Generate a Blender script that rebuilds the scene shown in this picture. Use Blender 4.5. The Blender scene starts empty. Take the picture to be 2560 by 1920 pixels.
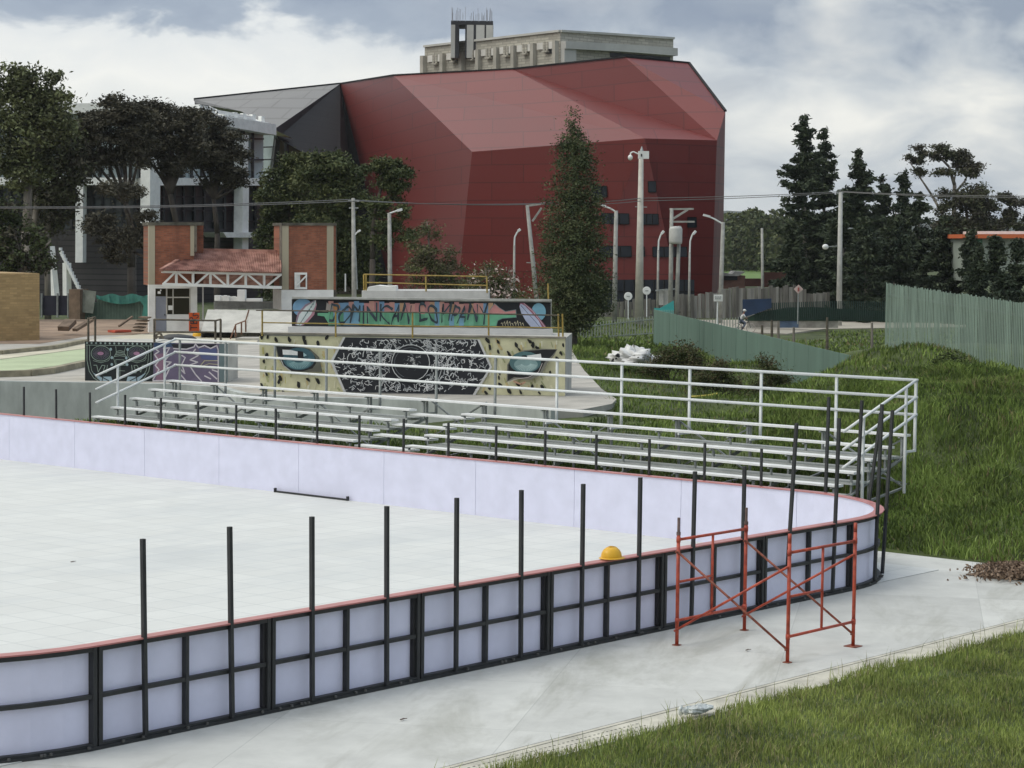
import bpy, math, random
import numpy as np
from mathutils import Vector, Matrix
random.seed(7); rng = np.random.default_rng(7)
R_ = math.radians
sc = bpy.context.scene
COL = sc.collection

# ------------------------------------------------------------ camera (solved from the photograph's two vanishing directions)
CP = Vector((-14.38757, -17.81323, 5.26659)); PITCH = 0.06399403; ROLL = 0.01138862; YAW = 0.70595603
FD = 4776.7; CU, CV = 1106.0, 829.4            # focal length / centre for a 2212 px wide picture
cF = Vector((math.cos(YAW)*math.cos(PITCH), math.sin(YAW)*math.cos(PITCH), -math.sin(PITCH)))
r0 = Vector((math.sin(YAW), -math.cos(YAW), 0)); u0 = r0.cross(cF)
cR = r0*math.cos(ROLL)+u0*math.sin(ROLL); cU = -r0*math.sin(ROLL)+u0*math.cos(ROLL)
cam = bpy.data.cameras.new("camera"); co = bpy.data.objects.new("camera", cam); COL.objects.link(co)
cam.sensor_width = 36; cam.lens = 5528.185/2560*36; cam.clip_end = 9000; cam.clip_start = .5
m3 = Matrix((cR, cU, -cF)).transposed().to_4x4(); m3.translation = CP; co.matrix_world = m3
sc.camera = co

# ------------------------------------------------------------ world: cloudy sky, sun, exposure
SUN_EL, SUN_AZ = R_(52), R_(150)     # azimuth of the sun measured from +X towards +Y
world = bpy.data.worlds.new("World"); sc.world = world; world.use_nodes = True
def build_world():
    nt = world.node_tree; nt.nodes.clear(); N = nt.nodes.new; L = nt.links.new
    out = N("ShaderNodeOutputWorld"); mix = N("ShaderNodeMixShader")
    b1 = N("ShaderNodeBackground"); b2 = N("ShaderNodeBackground")
    sky = N("ShaderNodeTexSky"); sky.sky_type = 'NISHITA'; sky.sun_disc = False
    sky.sun_elevation = SUN_EL; sky.sun_rotation = R_(90)-SUN_AZ
    L(sky.outputs[0], b1.inputs[0]); b1.inputs[1].default_value = 0.10
    tc = N("ShaderNodeTexCoord")
    def dot(v):
        n = N("ShaderNodeVectorMath"); n.operation = 'DOT_PRODUCT'; L(tc.outputs['Generated'], n.inputs[0]); n.inputs[1].default_value = v; return n.outputs['Value']
    def ma(op, a, b, c=None, clamp=False):
        n = N("ShaderNodeMath"); n.operation = op; n.use_clamp = clamp
        for i, x in enumerate((a, b, c)):
            if x is None: continue
            if isinstance(x, (int, float)): n.inputs[i].default_value = x
            else: L(x, n.inputs[i])
        return n.outputs[0]
    z = dot((0, 0, 1)); r = dot(tuple(r0))
    comb = N("ShaderNodeCombineXYZ"); L(ma('MULTIPLY', r, 9.0), comb.inputs[0]); L(ma('MULTIPLY', z, 17.0), comb.inputs[1]); L(dot((cF.x, cF.y, 0)), comb.inputs[2])
    n1 = N("ShaderNodeTexNoise"); n1.inputs['Scale'].default_value = 1.7; n1.inputs['Detail'].default_value = 9; n1.inputs['Roughness'].default_value = .56; n1.inputs['Distortion'].default_value = .25
    L(comb.outputs[0], n1.inputs['Vector'])
    n2 = N("ShaderNodeTexNoise"); n2.inputs['Scale'].default_value = 1.9; n2.inputs['Detail'].default_value = 8; n2.inputs['Roughness'].default_value = .52; n2.inputs['Distortion'].default_value = .3
    mp = N("ShaderNodeMapping"); mp.inputs['Location'].default_value = (3.1, 7.7, 1); L(comb.outputs[0], mp.inputs[0]); L(mp.outputs[0], n2.inputs['Vector'])
    # cloud height field: dark stratus low band overhead, bright cumulus below it
    e = ma('ADD', z, ma('MULTIPLY', ma('SUBTRACT', n1.outputs[0], .5), .075))
    rp = ma('MAXIMUM', ma('ADD', r, 0.02), 0.0)
    e = ma('ADD', e, ma('MULTIPLY', rp, 0.105))
    cr = N("ShaderNodeValToRGB"); L(ma('MULTIPLY', e, 5.0), cr.inputs[0])
    S = lambda *c: tuple(((x/255+.055)/1.055)**2.4 if x > 10 else x/3000 for x in c)+(1,)
    el = cr.color_ramp.elements
    while len(el) > 1: el.remove(el[-1])
    st = [(0.0, S(176, 192, 205)), (.10, S(192, 203, 211)), (.20, S(222, 227, 227)), (.33, S(243, 244, 240)), (.435, S(228, 232, 233)), (.475, S(168, 180, 195)), (.58, S(142, 155, 176)), (.72, S(190, 198, 206)), (1.0, S(229, 229, 226))]
    el[0].position = st[0][0]; el[0].color = st[0][1]
    for p, c in st[1:]:
        x = el.new(p); x.color = c
    # right side: greyer clouds with cream gaps
    cr2 = N("ShaderNodeValToRGB"); L(ma('ADD', n2.outputs[0], ma('MULTIPLY', z, -.9)), cr2.inputs[0])
    el = cr2.color_ramp.elements
    el[0].position = .33; el[0].color = S(150, 162, 178); el[1].position = .67; el[1].color = S(240, 240, 234)
    x = el.new(.43); x.color = S(188, 196, 203)
    mx = N("ShaderNodeMix"); mx.data_type = 'RGBA'
    fac = ma('MULTIPLY_ADD', r, 3.2, .30, True)
    L(fac, mx.inputs[0]); L(cr.outputs[0], mx.inputs[6]); L(cr2.outputs[0], mx.inputs[7])
    L(mx.outputs[2], b2.inputs[0])
    # overcast sky grows brighter towards the zenith
    st_ = ma('MULTIPLY_ADD', ma('SMOOTH_MAX', ma('SUBTRACT', z, .16), 0.0, .02), 1.15, 0.97)
    L(st_, b2.inputs[1])
    L(ma('MULTIPLY_ADD', n2.outputs[0], .04, .95, True), mix.inputs[0])
    L(b1.outputs[0], mix.inputs[1]); L(b2.outputs[0], mix.inputs[2]); L(mix.outputs[0], out.inputs[0])
build_world()
sl = bpy.data.lights.new("sun", 'SUN'); sl.energy = .8; sl.angle = R_(22); sl.color = (1, .965, .91)
so = bpy.data.objects.new("sun", sl); COL.objects.link(so)
sd = Vector((math.cos(SUN_AZ)*math.cos(SUN_EL), math.sin(SUN_AZ)*math.cos(SUN_EL), math.sin(SUN_EL)))
so.rotation_euler = sd.to_track_quat('Z', 'Y').to_euler()
vs = sc.view_settings; vs.view_transform = 'Standard'; vs.look = 'None'; vs.gamma = 1; vs.use_curve_mapping = False; vs.exposure = 0.10

# ------------------------------------------------------------ measuring helpers: picture directions -> world points at real distances
def ray(u, v): return cF*FD + cR*(u-CU) - cU*(v-CV)
def P(u, v, D): return CP + ray(u, v)*(D/FD)
def G(u, v, z=0.0):
    d = ray(u, v); return CP + d*((z-CP.z)/d.z)
def XP(u, v, X):
    d = ray(u, v); return CP + d*((X-CP.x)/d.x)
def depth(p): return (Vector(p)-CP).dot(cF)
def hor(u):
    a = ray(u, 0).z; b = ray(u, 1000).z; return 1000*a/(a-b)
def zc(x0, y0, w):      # coordinates read off an enlarged crop
    s = w/2212.0
    return lambda x, y: ((x0+x*s)/1.15732, (y0+y*s)/1.15732)
class Plane:            # upright plane through two ground points
    def __init__(s, A, B):
        s.A = Vector(A); d = Vector((B[0]-A[0], B[1]-A[1], 0)); s.len = d.length; s.d = d.normalized()
        s.n = Vector((s.d.y, -s.d.x, 0))
        if s.n.dot(CP-s.A) < 0: s.n = -s.n        # towards the camera side
    def at(s, u, v, off=0.0):
        r = ray(u, v); t = (s.A+s.n*off-CP).dot(s.n)/r.dot(s.n); return CP+r*t

# ------------------------------------------------------------ object helpers
ORG = {}
def tag(o, label=None, cat=None, group=None, kind=None):
    if label: o["label"] = label
    if cat: o["category"] = cat
    if group: o["group"] = group
    if kind: o["kind"] = kind
    return o
def thing(name, label, cat, loc=(0, 0, 0), group=None):
    o = bpy.data.objects.new(name, None); COL.objects.link(o); o.empty_display_size = .3
    o.location = loc; ORG[o.name] = Vector(loc); return tag(o, label, cat, group)
class MB:
    def __init__(s): s.v = []; s.f = []; s.m = []
    def add(s, vs, fs, m=0):
        b = len(s.v); s.v += [tuple(x) for x in vs]; s.f += [tuple(i+b for i in f) for f in fs]; s.m += [m]*len(fs)
    def box(s, lo, hi, m=0, rot=None, org=None):
        vs = [Vector((x, y, z)) for x in (lo[0], hi[0]) for y in (lo[1], hi[1]) for z in (lo[2], hi[2])]
        if rot is not None: vs = [rot @ v for v in vs]
        if org is not None: vs = [v+Vector(org) for v in vs]
        s.add(vs, [(0, 1, 3, 2), (4, 6, 7, 5), (0, 4, 5, 1), (2, 3, 7, 6), (0, 2, 6, 4), (1, 5, 7, 3)], m)
    def bar(s, a, b, w, h=None, up=(0, 0, 1), m=0):        # rectangular bar from a to b
        a = Vector(a); b = Vector(b); h = h or w; d = (b-a).normalized(); U = Vector(up)
        if abs(d.dot(U)) > .98: U = Vector((1, 0, 0))
        x = d.cross(U).normalized(); y = x.cross(d).normalized()
        vs = [p+x*(i*w/2)+y*(j*h/2) for p in (a, b) for i, j in ((-1, -1), (1, -1), (1, 1), (-1, 1))]
        s.add(vs, [(0, 1, 2, 3), (4, 7, 6, 5), (0, 4, 5, 1), (1, 5, 6, 2), (2, 6, 7, 3), (3, 7, 4, 0)], m)
    def tube(s, a, b, r, r2=None, n=8, m=0, cap=True):
        a = Vector(a); b = Vector(b); r2 = r if r2 is None else r2; d = (b-a).normalized()
        U = Vector((0, 0, 1)) if abs(d.z) < .95 else Vector((1, 0, 0)); x = d.cross(U).normalized(); y = x.cross(d)
        vs = [p+x*(q*math.cos(2*math.pi*i/n))+y*(q*math.sin(2*math.pi*i/n)) for p, q in ((a, r), (b, r2)) for i in range(n)]
        fs = [(i, (i+1) % n, n+(i+1) % n, n+i) for i in range(n)]
        if cap: fs += [tuple(range(n))[::-1], tuple(range(n, 2*n))]
        s.add(vs, fs, m)
    def path(s, pts, r, n=6, m=0):
        rr = r if isinstance(r, (list, tuple)) else [r]*len(pts)
        for i in range(len(pts)-1): s.tube(pts[i], pts[i+1], rr[i], rr[i+1], n, m)
    def poly(s, pts, m=0): s.add(pts, [tuple(range(len(pts)))], m)
    def prism(s, pts, vec, m=0):
        n = len(pts); vec = Vector(vec); a = [Vector(p) for p in pts]
        s.add(a+[p+vec for p in a], [tuple(range(n)), tuple(range(n, 2*n))[::-1]]+[(i, (i+1) % n, n+(i+1) % n, n+i) for i in range(n)], m)
    def ball(s, c, r, sc_=(1, 1, 1), nu=10, nv=7, m=0, noise=0.0):
        c = Vector(c); vs = []; fs = []
        for j in range(nv+1):
            for i in range(nu):
                t = math.pi*j/nv; q = 2*math.pi*i/nu; k = r*(1+random.uniform(-noise, noise))
                vs.append(c+Vector((k*sc_[0]*math.sin(t)*math.cos(q), k*sc_[1]*math.sin(t)*math.sin(q), k*sc_[2]*math.cos(t))))
        for j in range(nv):
            for i in range(nu):
                fs.append((j*nu+i, (j+1)*nu+i, (j+1)*nu+(i+1) % nu, j*nu+(i+1) % nu))
        s.add(vs, fs, m)
    def lathe(s, c, prof, n=14, m=0, axis=None):
        c = Vector(c); Rm = (Vector(axis).to_track_quat('Z', 'Y').to_matrix() if axis else Matrix.Identity(3)); vs = []; fs = []
        for (r, h) in prof:
            for i in range(n): vs.append(c+Rm @ Vector((r*math.cos(2*math.pi*i/n), r*math.sin(2*math.pi*i/n), h)))
        for j in range(len(prof)-1):
            for i in range(n): fs.append((j*n+i, j*n+(i+1) % n, (j+1)*n+(i+1) % n, (j+1)*n+i))
        s.add(vs, fs, m)
    def build(s, name, mats, parent=None, smooth=False, recalc=True):
        org = ORG.get(parent.name, Vector((0, 0, 0))) if parent else Vector((0, 0, 0))
        me = bpy.data.meshes.new(name)
        me.from_pydata([(v[0]-org.x, v[1]-org.y, v[2]-org.z) for v in s.v], [], s.f)
        for m in (mats if isinstance(mats, (list, tuple)) else [mats]): me.materials.append(m)
        me.polygons.foreach_set("material_index", s.m)
        if smooth: me.polygons.foreach_set("use_smooth", [True]*len(s.f))
        if recalc:
            import bmesh
            bm = bmesh.new(); bm.from_mesh(me); bmesh.ops.recalc_face_normals(bm, faces=bm.faces); bm.to_mesh(me); bm.free()
        me.update(); o = bpy.data.objects.new(name, me); COL.objects.link(o)
        if parent: o.parent = parent; ORG[o.name] = org
        else: ORG[o.name] = Vector((0, 0, 0))
        return o
def tri_mesh(name, V, F, mats, mi=None, parent=None, nv=3):      # fast numpy mesh of triangles / quads
    org = ORG.get(parent.name, Vector((0, 0, 0))) if parent else Vector((0, 0, 0))
    V = np.asarray(V, float)-np.array(org); me = bpy.data.meshes.new(name)
    me.vertices.add(len(V)); me.vertices.foreach_set("co", V.ravel())
    F = np.asarray(F, np.int32); me.loops.add(F.size); me.loops.foreach_set("vertex_index", F.ravel())
    me.polygons.add(len(F)); me.polygons.foreach_set("loop_start", np.arange(0, F.size, nv, dtype=np.int32)); me.polygons.foreach_set("loop_total", np.full(len(F), nv, np.int32))
    for m in mats: me.materials.append(m)
    if mi is not None: me.polygons.foreach_set("material_index", np.asarray(mi, np.int32))
    me.update(calc_edges=True); me.validate()
    o = bpy.data.objects.new(name, me); COL.objects.link(o)
    if parent: o.parent = parent
    ORG[o.name] = org
    return o
def dup(root, loc, label=None, rz=None, sc_=None):
    r = root.copy(); COL.objects.link(r); r.location = loc
    if label: r["label"] = label
    if rz is not None: r.rotation_euler = (0, 0, rz)
    if sc_: r.scale = sc_
    for ch in list(root.children):
        c = ch.copy(); COL.objects.link(c); c.parent = r
        for g in ch.children:
            d = g.copy(); COL.objects.link(d); d.parent = c
    return r

# ------------------------------------------------------------ materials
def s2l(c): return tuple(((x/255+.055)/1.055)**2.4 if x > 10.3 else x/255/12.92 for x in c)
MATS = {}
def mat(name, col, rough=.6, metal=0.0, var=0.0, scale=3.0, bump=0.0, bscale=None, col2=None, spec=.5, detail=6, stretch=(1, 1, 1), coat=0, ramp=(.35, .65), bdist=.02):
    if name in MATS: return MATS[name]
    m = bpy.data.materials.new(name); m.use_nodes = True; nt = m.node_tree; N = nt.nodes.new; L = nt.links.new
    b = nt.nodes["Principled BSDF"]; b.inputs['Roughness'].default_value = rough; b.inputs['Metallic'].default_value = metal
    b.inputs['Specular IOR Level'].default_value = spec
    if coat: b.inputs['Coat Weight'].default_value = coat; b.inputs['Coat Roughness'].default_value = .25
    c = Vector(col)
    if var or col2 or bump:
        tc = N("ShaderNodeTexCoord"); mp = N("ShaderNodeMapping"); mp.inputs['Scale'].default_value = stretch; L(tc.outputs['Object'], mp.inputs[0])
    if var or col2:
        n = N("ShaderNodeTexNoise"); n.inputs['Scale'].default_value = scale; n.inputs['Detail'].default_value = detail; n.inputs['Roughness'].default_value = .6; L(mp.outputs[0], n.inputs['Vector'])
        cr = N("ShaderNodeValToRGB"); e = cr.color_ramp.elements; e[0].position, e[1].position = ramp
        a = c*(1-var); d = Vector(col2) if col2 else c*(1+var)
        e[0].color = (*a, 1); e[1].color = (*d, 1); L(n.outputs[0], cr.inputs[0]); L(cr.outputs[0], b.inputs['Base Color'])
    else: b.inputs['Base Color'].default_value = (*c, 1)
    if bump:
        n2 = N("ShaderNodeTexNoise"); n2.inputs['Scale'].default_value = bscale or scale*6; n2.inputs['Detail'].default_value = 5; L(mp.outputs[0], n2.inputs['Vector'])
        bp = N("ShaderNodeBump"); bp.inputs['Strength'].default_value = bump; bp.inputs['Distance'].default_value = bdist; L(n2.outputs[0], bp.inputs['Height']); L(bp.outputs[0], b.inputs['Normal'])
    MATS[name] = m; return m
def grid_mat(name, col, line, bw, bh, mort, rough=.6, var=.06, nscale=.5, frame=((1, 0, 0), (0, 1, 0), (0, 0, 0)), offset=0.0, stain=None, stain_amt=.5, stain_scale=.25, metal=0, spec=.5, bump=0, c2=None, stain_stretch=(1, 1, 1), bias=0, coat=0):
    """brick / tile / panel pattern laid on the world axes given in frame (u axis, v axis, origin)"""
    if name in MATS: return MATS[name]
    m = bpy.data.materials.new(name); m.use_nodes = True; nt = m.node_tree; N = nt.nodes.new; L = nt.links.new
    b = nt.nodes["Principled BSDF"]; b.inputs['Roughness'].default_value = rough; b.inputs['Metallic'].default_value = metal; b.inputs['Specular IOR Level'].default_value = spec
    if coat: b.inputs['Coat Weight'].default_value = coat; b.inputs['Coat Roughness'].default_value = .3
    g = N("ShaderNodeNewGeometry"); sub = N("ShaderNodeVectorMath"); sub.operation = 'SUBTRACT'; L(g.outputs['Position'], sub.inputs[0]); sub.inputs[1].default_value = frame[2]
    cb = N("ShaderNodeCombineXYZ")
    for i in (0, 1):
        d = N("ShaderNodeVectorMath"); d.operation = 'DOT_PRODUCT'; L(sub.outputs[0], d.inputs[0]); d.inputs[1].default_value = frame[i]; L(d.outputs['Value'], cb.inputs[i])
    br = N("ShaderNodeTexBrick"); br.offset = offset; br.inputs['Scale'].default_value = 1; br.inputs['Brick Width'].default_value = bw; br.inputs['Row Height'].default_value = bh
    br.inputs['Mortar Size'].default_value = mort; br.inputs['Mortar Smooth'].default_value = .2; br.inputs['Bias'].default_value = bias
    c = Vector(col); br.inputs['Color1'].default_value = (*(c*(1-var)), 1); br.inputs['Color2'].default_value = (*(Vector(c2) if c2 else c*(1+var)), 1); br.inputs['Mortar'].default_value = (*line, 1)
    L(cb.outputs[0], br.inputs['Vector']); cur = br.outputs['Color']
    n = N("ShaderNodeTexNoise"); n.inputs['Scale'].default_value = nscale; n.inputs['Detail'].default_value = 8; n.inputs['Roughness'].default_value = .65; L(cb.outputs[0], n.inputs['Vector'])
    mr = N("ShaderNodeMapRange"); mr.inputs[1].default_value = .3; mr.inputs[2].default_value = .7; mr.inputs[3].default_value = 1-var*1.6; mr.inputs[4].default_value = 1+var*.6; L(n.outputs[0], mr.inputs[0])
    vm = N("ShaderNodeVectorMath"); vm.operation = 'SCALE'; L(cur, vm.inputs[0]); L(mr.outputs[0], vm.inputs[3]); cur = vm.outputs[0]
    if stain:
        mp = N("ShaderNodeMapping"); mp.inputs['Scale'].default_value = stain_stretch; L(cb.outputs[0], mp.inputs[0])
        n3 = N("ShaderNodeTexNoise"); n3.inputs['Scale'].default_value = stain_scale; n3.inputs['Detail'].default_value = 9; n3.inputs['Roughness'].default_value = .7; n3.inputs['Distortion'].default_value = .6; L(mp.outputs[0], n3.inputs['Vector'])
        cr = N("ShaderNodeMapRange"); cr.inputs[1].default_value = .49; cr.inputs[2].default_value = .70; cr.inputs[3].default_value = 0; cr.inputs[4].default_value = stain_amt; L(n3.outputs[0], cr.inputs[0])
        mx = N("ShaderNodeMix"); mx.data_type = 'RGBA'; L(cr.outputs[0], mx.inputs[0]); L(cur, mx.inputs[6]); mx.inputs[7].default_value = (*stain, 1); cur = mx.outputs[2]
    L(cur, b.inputs['Base Color'])
    if bump:
        bp = N("ShaderNodeBump"); bp.inputs['Strength'].default_value = bump; bp.inputs['Distance'].default_value = .01; L(br.outputs['Fac'], bp.inputs['Height']); bp.invert = True; L(bp.outputs[0], b.inputs['Normal'])
    MATS[name] = m; return m

M_black = mat("black_steel", (.022, .024, .025), .55, .0, var=.25, scale=4)
M_blackD = mat("black_steel_inner", (.012, .012, .013), .6)
M_hdpe = mat("white_board_plastic", (.68, .69, .835), .5, var=.045, scale=2.5, spec=.3)
M_cap = mat("red_cap_rail", (.44, .165, .155), .4, var=.12, scale=2.2)
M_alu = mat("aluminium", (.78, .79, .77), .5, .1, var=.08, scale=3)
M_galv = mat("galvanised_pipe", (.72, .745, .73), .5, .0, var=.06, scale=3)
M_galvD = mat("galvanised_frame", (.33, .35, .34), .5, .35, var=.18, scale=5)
M_scaf = mat("orange_red_scaffold_paint", (.42, .05, .022), .5, var=.35, scale=9, col2=(.5, .085, .04))
M_rust = mat("rusty_brace", (.2, .055, .03), .7, var=.5, scale=14)
M_conc = mat("concrete", (.42, .42, .39), .85, var=.25, scale=1.6, bump=.3)
M_concL = mat("light_concrete", (.50, .49, .44), .85, var=.18, scale=1.1, bump=.2)
M_white = mat("white_paint", (.76, .77, .74), .6, var=.08, scale=2)
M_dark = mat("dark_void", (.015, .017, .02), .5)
M_yellow = mat("yellow_paint", (.33, .235, .055), .55, var=.25, scale=6)
M_polec = mat("pole_concrete", (.33, .33, .30), .8, var=.2, scale=2.5)
# ------------------------------------------------------------ terrain
ctrl = []
def cp(p, z): ctrl.append((p[0], p[1], z))
for Y in (-14, -9, -5, -2, 1): cp((18.75, Y), 0.0)
for Y in (4, 8, 12, 16, 20, 24, 30): cp((19.0, Y), .42)
for Y in (4, 8, 12, 16, 20, 24): cp((22.6, Y), .60)
cp((20.5, 1.5), .35); cp((21.5, -.5), .75); cp((21.5, -6), .8); cp((24.5, 1.5), .95); cp((25, -4), 1.5); cp((28, 1), 1.65); cp((25, -11), 1.5)
for u, v, z in ((2000, 772, 2.05), (1905, 768, 2.1), (2100, 800, 2.05), (1850, 775, 1.95), (1785, 806, 1.55), (1725, 850, 1.15), (2212, 830, 1.5), (2330, 850, 1.4),
                (2150, 880, 2.0), (2020, 850, 1.7), (2100, 950, 1.5),
                (1600, 875, .5), (1500, 900, .75), (1300, 905, .8), (1100, 890, .8), (1600, 800, .2), (1400, 770, .75), (1500, 760, .5), (1255, 850, .95), (1300, 800, .93), (1300, 740, .5), (1400, 705, .2)):
    cp(G(u, v, z), z)
for u, zz_ in ((-250, -.7), (0, -.7), (200, -.6), (400, -.3), (600, .2), (800, .4), (900, .4)): cp(P(u, 905, 51), zz_); cp(P(u, 880, 57), zz_)
for u in (-300, 0, 300, 600, 900, 1150):
    for v in (800, 760, 730): cp(G(u, v, .93), .93)
cp(P(1720, 840, 76.7), -.05); cp(G(1700, 850, .1), .1); cp(G(1650, 850, .3), .3); cp(P(1595, 716, 140), -.2); cp(P(1680, 716, 140), -.2); cp(P(1500, 712, 143), -.2); cp(P(1620, 730, 128), -.2); cp(P(1840, 860, 68), .9); cp(P(1500, 700, 107), .1)
for D in (145, 200, 300):
    for u in (-600, 0, 500, 1100, 1600, 2100, 2700):
        p = P(u, 700, D); cp(p, 0.0 if u > 1150 or D > 180 else .5)
cp(P(1990, 700, 95), .7); cp(P(2300, 700, 95), .9); cp(P(1900, 700, 110), .1); cp(P(2211, 745, 76), 1.5); cp(P(1911, 760, 78), 1.5)
C_ = np.array(ctrl)
def _k(d): return np.sqrt(d*d+2.5**2)
A_ = _k(np.hypot(C_[:, 0][:, None]-C_[:, 0][None], C_[:, 1][:, None]-C_[:, 1][None])); n_ = len(C_)
M_ = np.zeros((n_+1, n_+1)); M_[:n_, :n_] = A_+np.eye(n_)*-.02; M_[n_, :n_] = 1; M_[:n_, n_] = 1
w_ = np.linalg.solve(M_, np.append(C_[:, 2], 0))
cx, cy, fx_, fy_ = CP.x, CP.y, math.cos(YAW), math.sin(YAW)
def lump(X, Y):
    return (np.sin(X*1.1+Y*.7+1)*np.sin(Y*1.3-X*.4)+.6*np.sin(X*2.3-Y*1.9)*np.sin(Y*2.7+X*1.2+2)+.35*np.sin(X*5.1+1.7*Y)*np.sin(4.3*Y-X))
def ground(X, Y):
    X = np.asarray(X, float); Y = np.asarray(Y, float); sh = X.shape; x = X.ravel(); y = Y.ravel()
    out = np.zeros(len(x))
    for i in range(0, len(x), 20000):
        d = _k(np.hypot(x[i:i+20000, None]-C_[None, :, 0], y[i:i+20000, None]-C_[None, :, 1])); out[i:i+20000] = d @ w_[:n_]+w_[n_]
    D = (x-cx)*fx_+(y-cy)*fy_
    far = np.clip((D-180)/120, 0, 1); out = out*(1-far); out = np.clip(out, -.8, 2.6)
    lat = (x-cx)*math.sin(YAW)-(y-cy)*math.cos(YAW); uu_ = CU+FD*lat/np.maximum(D, 5); out = np.where((uu_ < 900) & (D < 160), np.minimum(out, .93), out)
    hill = np.clip((x-19.5)/3, 0, 1)*np.clip((90-D)/20, 0, 1)*np.clip((12-y+(x-19)*.6)/8, 0, 1)
    out += (lump(x*.55, y*.55)*.22+lump(x, y)*.10)*hill
    lawn = (x < 18.75) & (y < -3.5); out = np.where(lawn, np.clip((-3.5-y)/3, 0, 1)*(.03+.02*lump(x*.6, y*.6)), out)
    e = np.clip((x-18.75)/.6, 0, 1); out = np.where((~lawn) & (x < 19.4) & (x >= 18.75), out*e, out)
    slab = (x < 18.75) & (y >= -3.5); out = np.where(slab, -.18, out)
    return out.reshape(sh)
def gz(p): return float(ground(np.array([p[0]]), np.array([p[1]]))[0])

M_soil = mat("grassy_soil", (.05, .07, .018), .95, var=.5, scale=.9, col2=(.085, .115, .03), bump=.5, bscale=5, bdist=.1)
def terrain():
    xs = np.concatenate([np.linspace(-4000, -200, 14), np.linspace(-180, -20, 17), np.arange(-16, 60, .5), np.arange(60, 130, 2.), np.arange(132, 330, 8.), np.linspace(360, 5000, 24)])
    ys = np.concatenate([np.linspace(-4000, -200, 14), np.linspace(-180, -24, 17), np.arange(-20, 50, .5), np.arange(50, 120, 2.), np.arange(122, 330, 8.), np.linspace(360, 5000, 24)])
    xs = np.sort(np.concatenate([xs, [18.74, 18.76]])); ys = np.sort(np.concatenate([ys, [-3.49, -3.51]]))
    X, Y = np.meshgrid(xs, ys, indexing='ij'); Z = ground(X, Y)
    V = np.stack([X, Y, Z], -1).reshape(-1, 3); nx, ny = X.shape
    i, j = np.meshgrid(np.arange(nx-1), np.arange(ny-1), indexing='ij'); a = (i*ny+j).ravel()
    F = np.stack([a, a+ny, a+ny+1, a+1], -1)
    o = tri_mesh("ground", V, F, [M_soil], nv=4); o.data.polygons.foreach_set("use_smooth", [True]*len(F)); tag(o, kind="structure")
terrain()

# ------------------------------------------------------------ rink floor and surrounding pavement
M_floor = grid_mat("white_rink_tiles", (.655, .668, .635), (.45, .475, .46), .61, .61, .008, .55, .035, 1.4, stain=(.49, .52, .52), stain_amt=.7, stain_scale=.22, spec=.35, stain_stretch=(.6, 1.5, 1))
M_pave = grid_mat("pale_concrete_slab", (.56, .565, .53), (.46, .47, .44), 2.6, 2.6, .006, .85, .09, 1.7, frame=((.86, .5, 0), (-.5, .86, 0), (1, 2, 0)), stain=(.33, .33, .285), stain_amt=.8, stain_scale=.45, stain_stretch=(.45, 1.7, 1), spec=.25)
M_kerb = mat("kerb_concrete", (.50, .48, .40), .9, var=.22, scale=2.5, bump=.3)
b = MB(); b.prism([(-60, -3.10, -.25), (18.72, -3.10, -.25), (18.72, 60, -.25), (-60, 60, -.25)], (0, 0, .25)); tag(b.build("pavement", M_pave), kind="structure")
b = MB(); b.prism([(-2.8, .12, .004), (17.46, .12, .004), (17.46, 60, .004), (-2.8, 60, .004)], (0, 0, .006))
tag(b.build("rink_floor", M_floor), kind="structure")
b = MB()                                               # kerb: dark joint, drain channel edge, then textured strip
b.box((-60, -3.13, -.25), (19.2, -3.105, -.012), 1); b.box((-60, -3.19, -.25), (19.2, -3.13, .006), 0); b.box((-60, -3.205, -.25), (19.2, -3.19, -.008), 1)
for k in range(-12, 7): b.box((k*3.0+.006, -3.66, -.25), (k*3.0+2.994, -3.205, .003), 0)
for i in range(110):
    for j in range(3):
        x = -3.4+i*.075+random.uniform(-.004, .004)
        if x > 5.2: continue
        b.box((x, -3.33-.11*j, .002), (x+.03, -3.31-.11*j, .0045), 1)
tag(b.build("kerb", [M_kerb, mat("dark_joint", (.09, .09, .08), .9, var=.4, scale=8)]), kind="structure")

# ------------------------------------------------------------ rink boards
HB = 1.077; RAD = 2.86; XE = 14.64; XW = 17.5
rink = thing("rink_boards", "white rink board enclosure with red cap rail, black steel frame and tall black posts", "rink boards", (7, 0, 0))
S1 = XE; S2 = math.pi/2*RAD
def path_at(s):                      # outer frame line; returns point, outward normal, tangent
    if s < 0:
        a = s/RAD; 
        if a > -math.pi/2: return Vector((RAD*math.sin(a), RAD-RAD*math.cos(a), 0)), Vector((math.sin(a), -math.cos(a), 0)), Vector((math.cos(a), math.sin(a), 0))
        t = -(s+RAD*math.pi/2); return Vector((-RAD, RAD+t, 0)), Vector((-1, 0, 0)), Vector((0, -1, 0))
    if s < S1: return Vector((s, 0, 0)), Vector((0, -1, 0)), Vector((1, 0, 0))
    if s < S1+S2:
        a = (s-S1)/RAD; return Vector((XE+RAD*math.sin(a), RAD-RAD*math.cos(a), 0)), Vector((math.sin(a), -math.cos(a), 0)), Vector((math.cos(a), math.sin(a), 0))
    return Vector((XW, RAD+s-S1-S2, 0)), Vector((1, 0, 0)), Vector((0, 1, 0))
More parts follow.
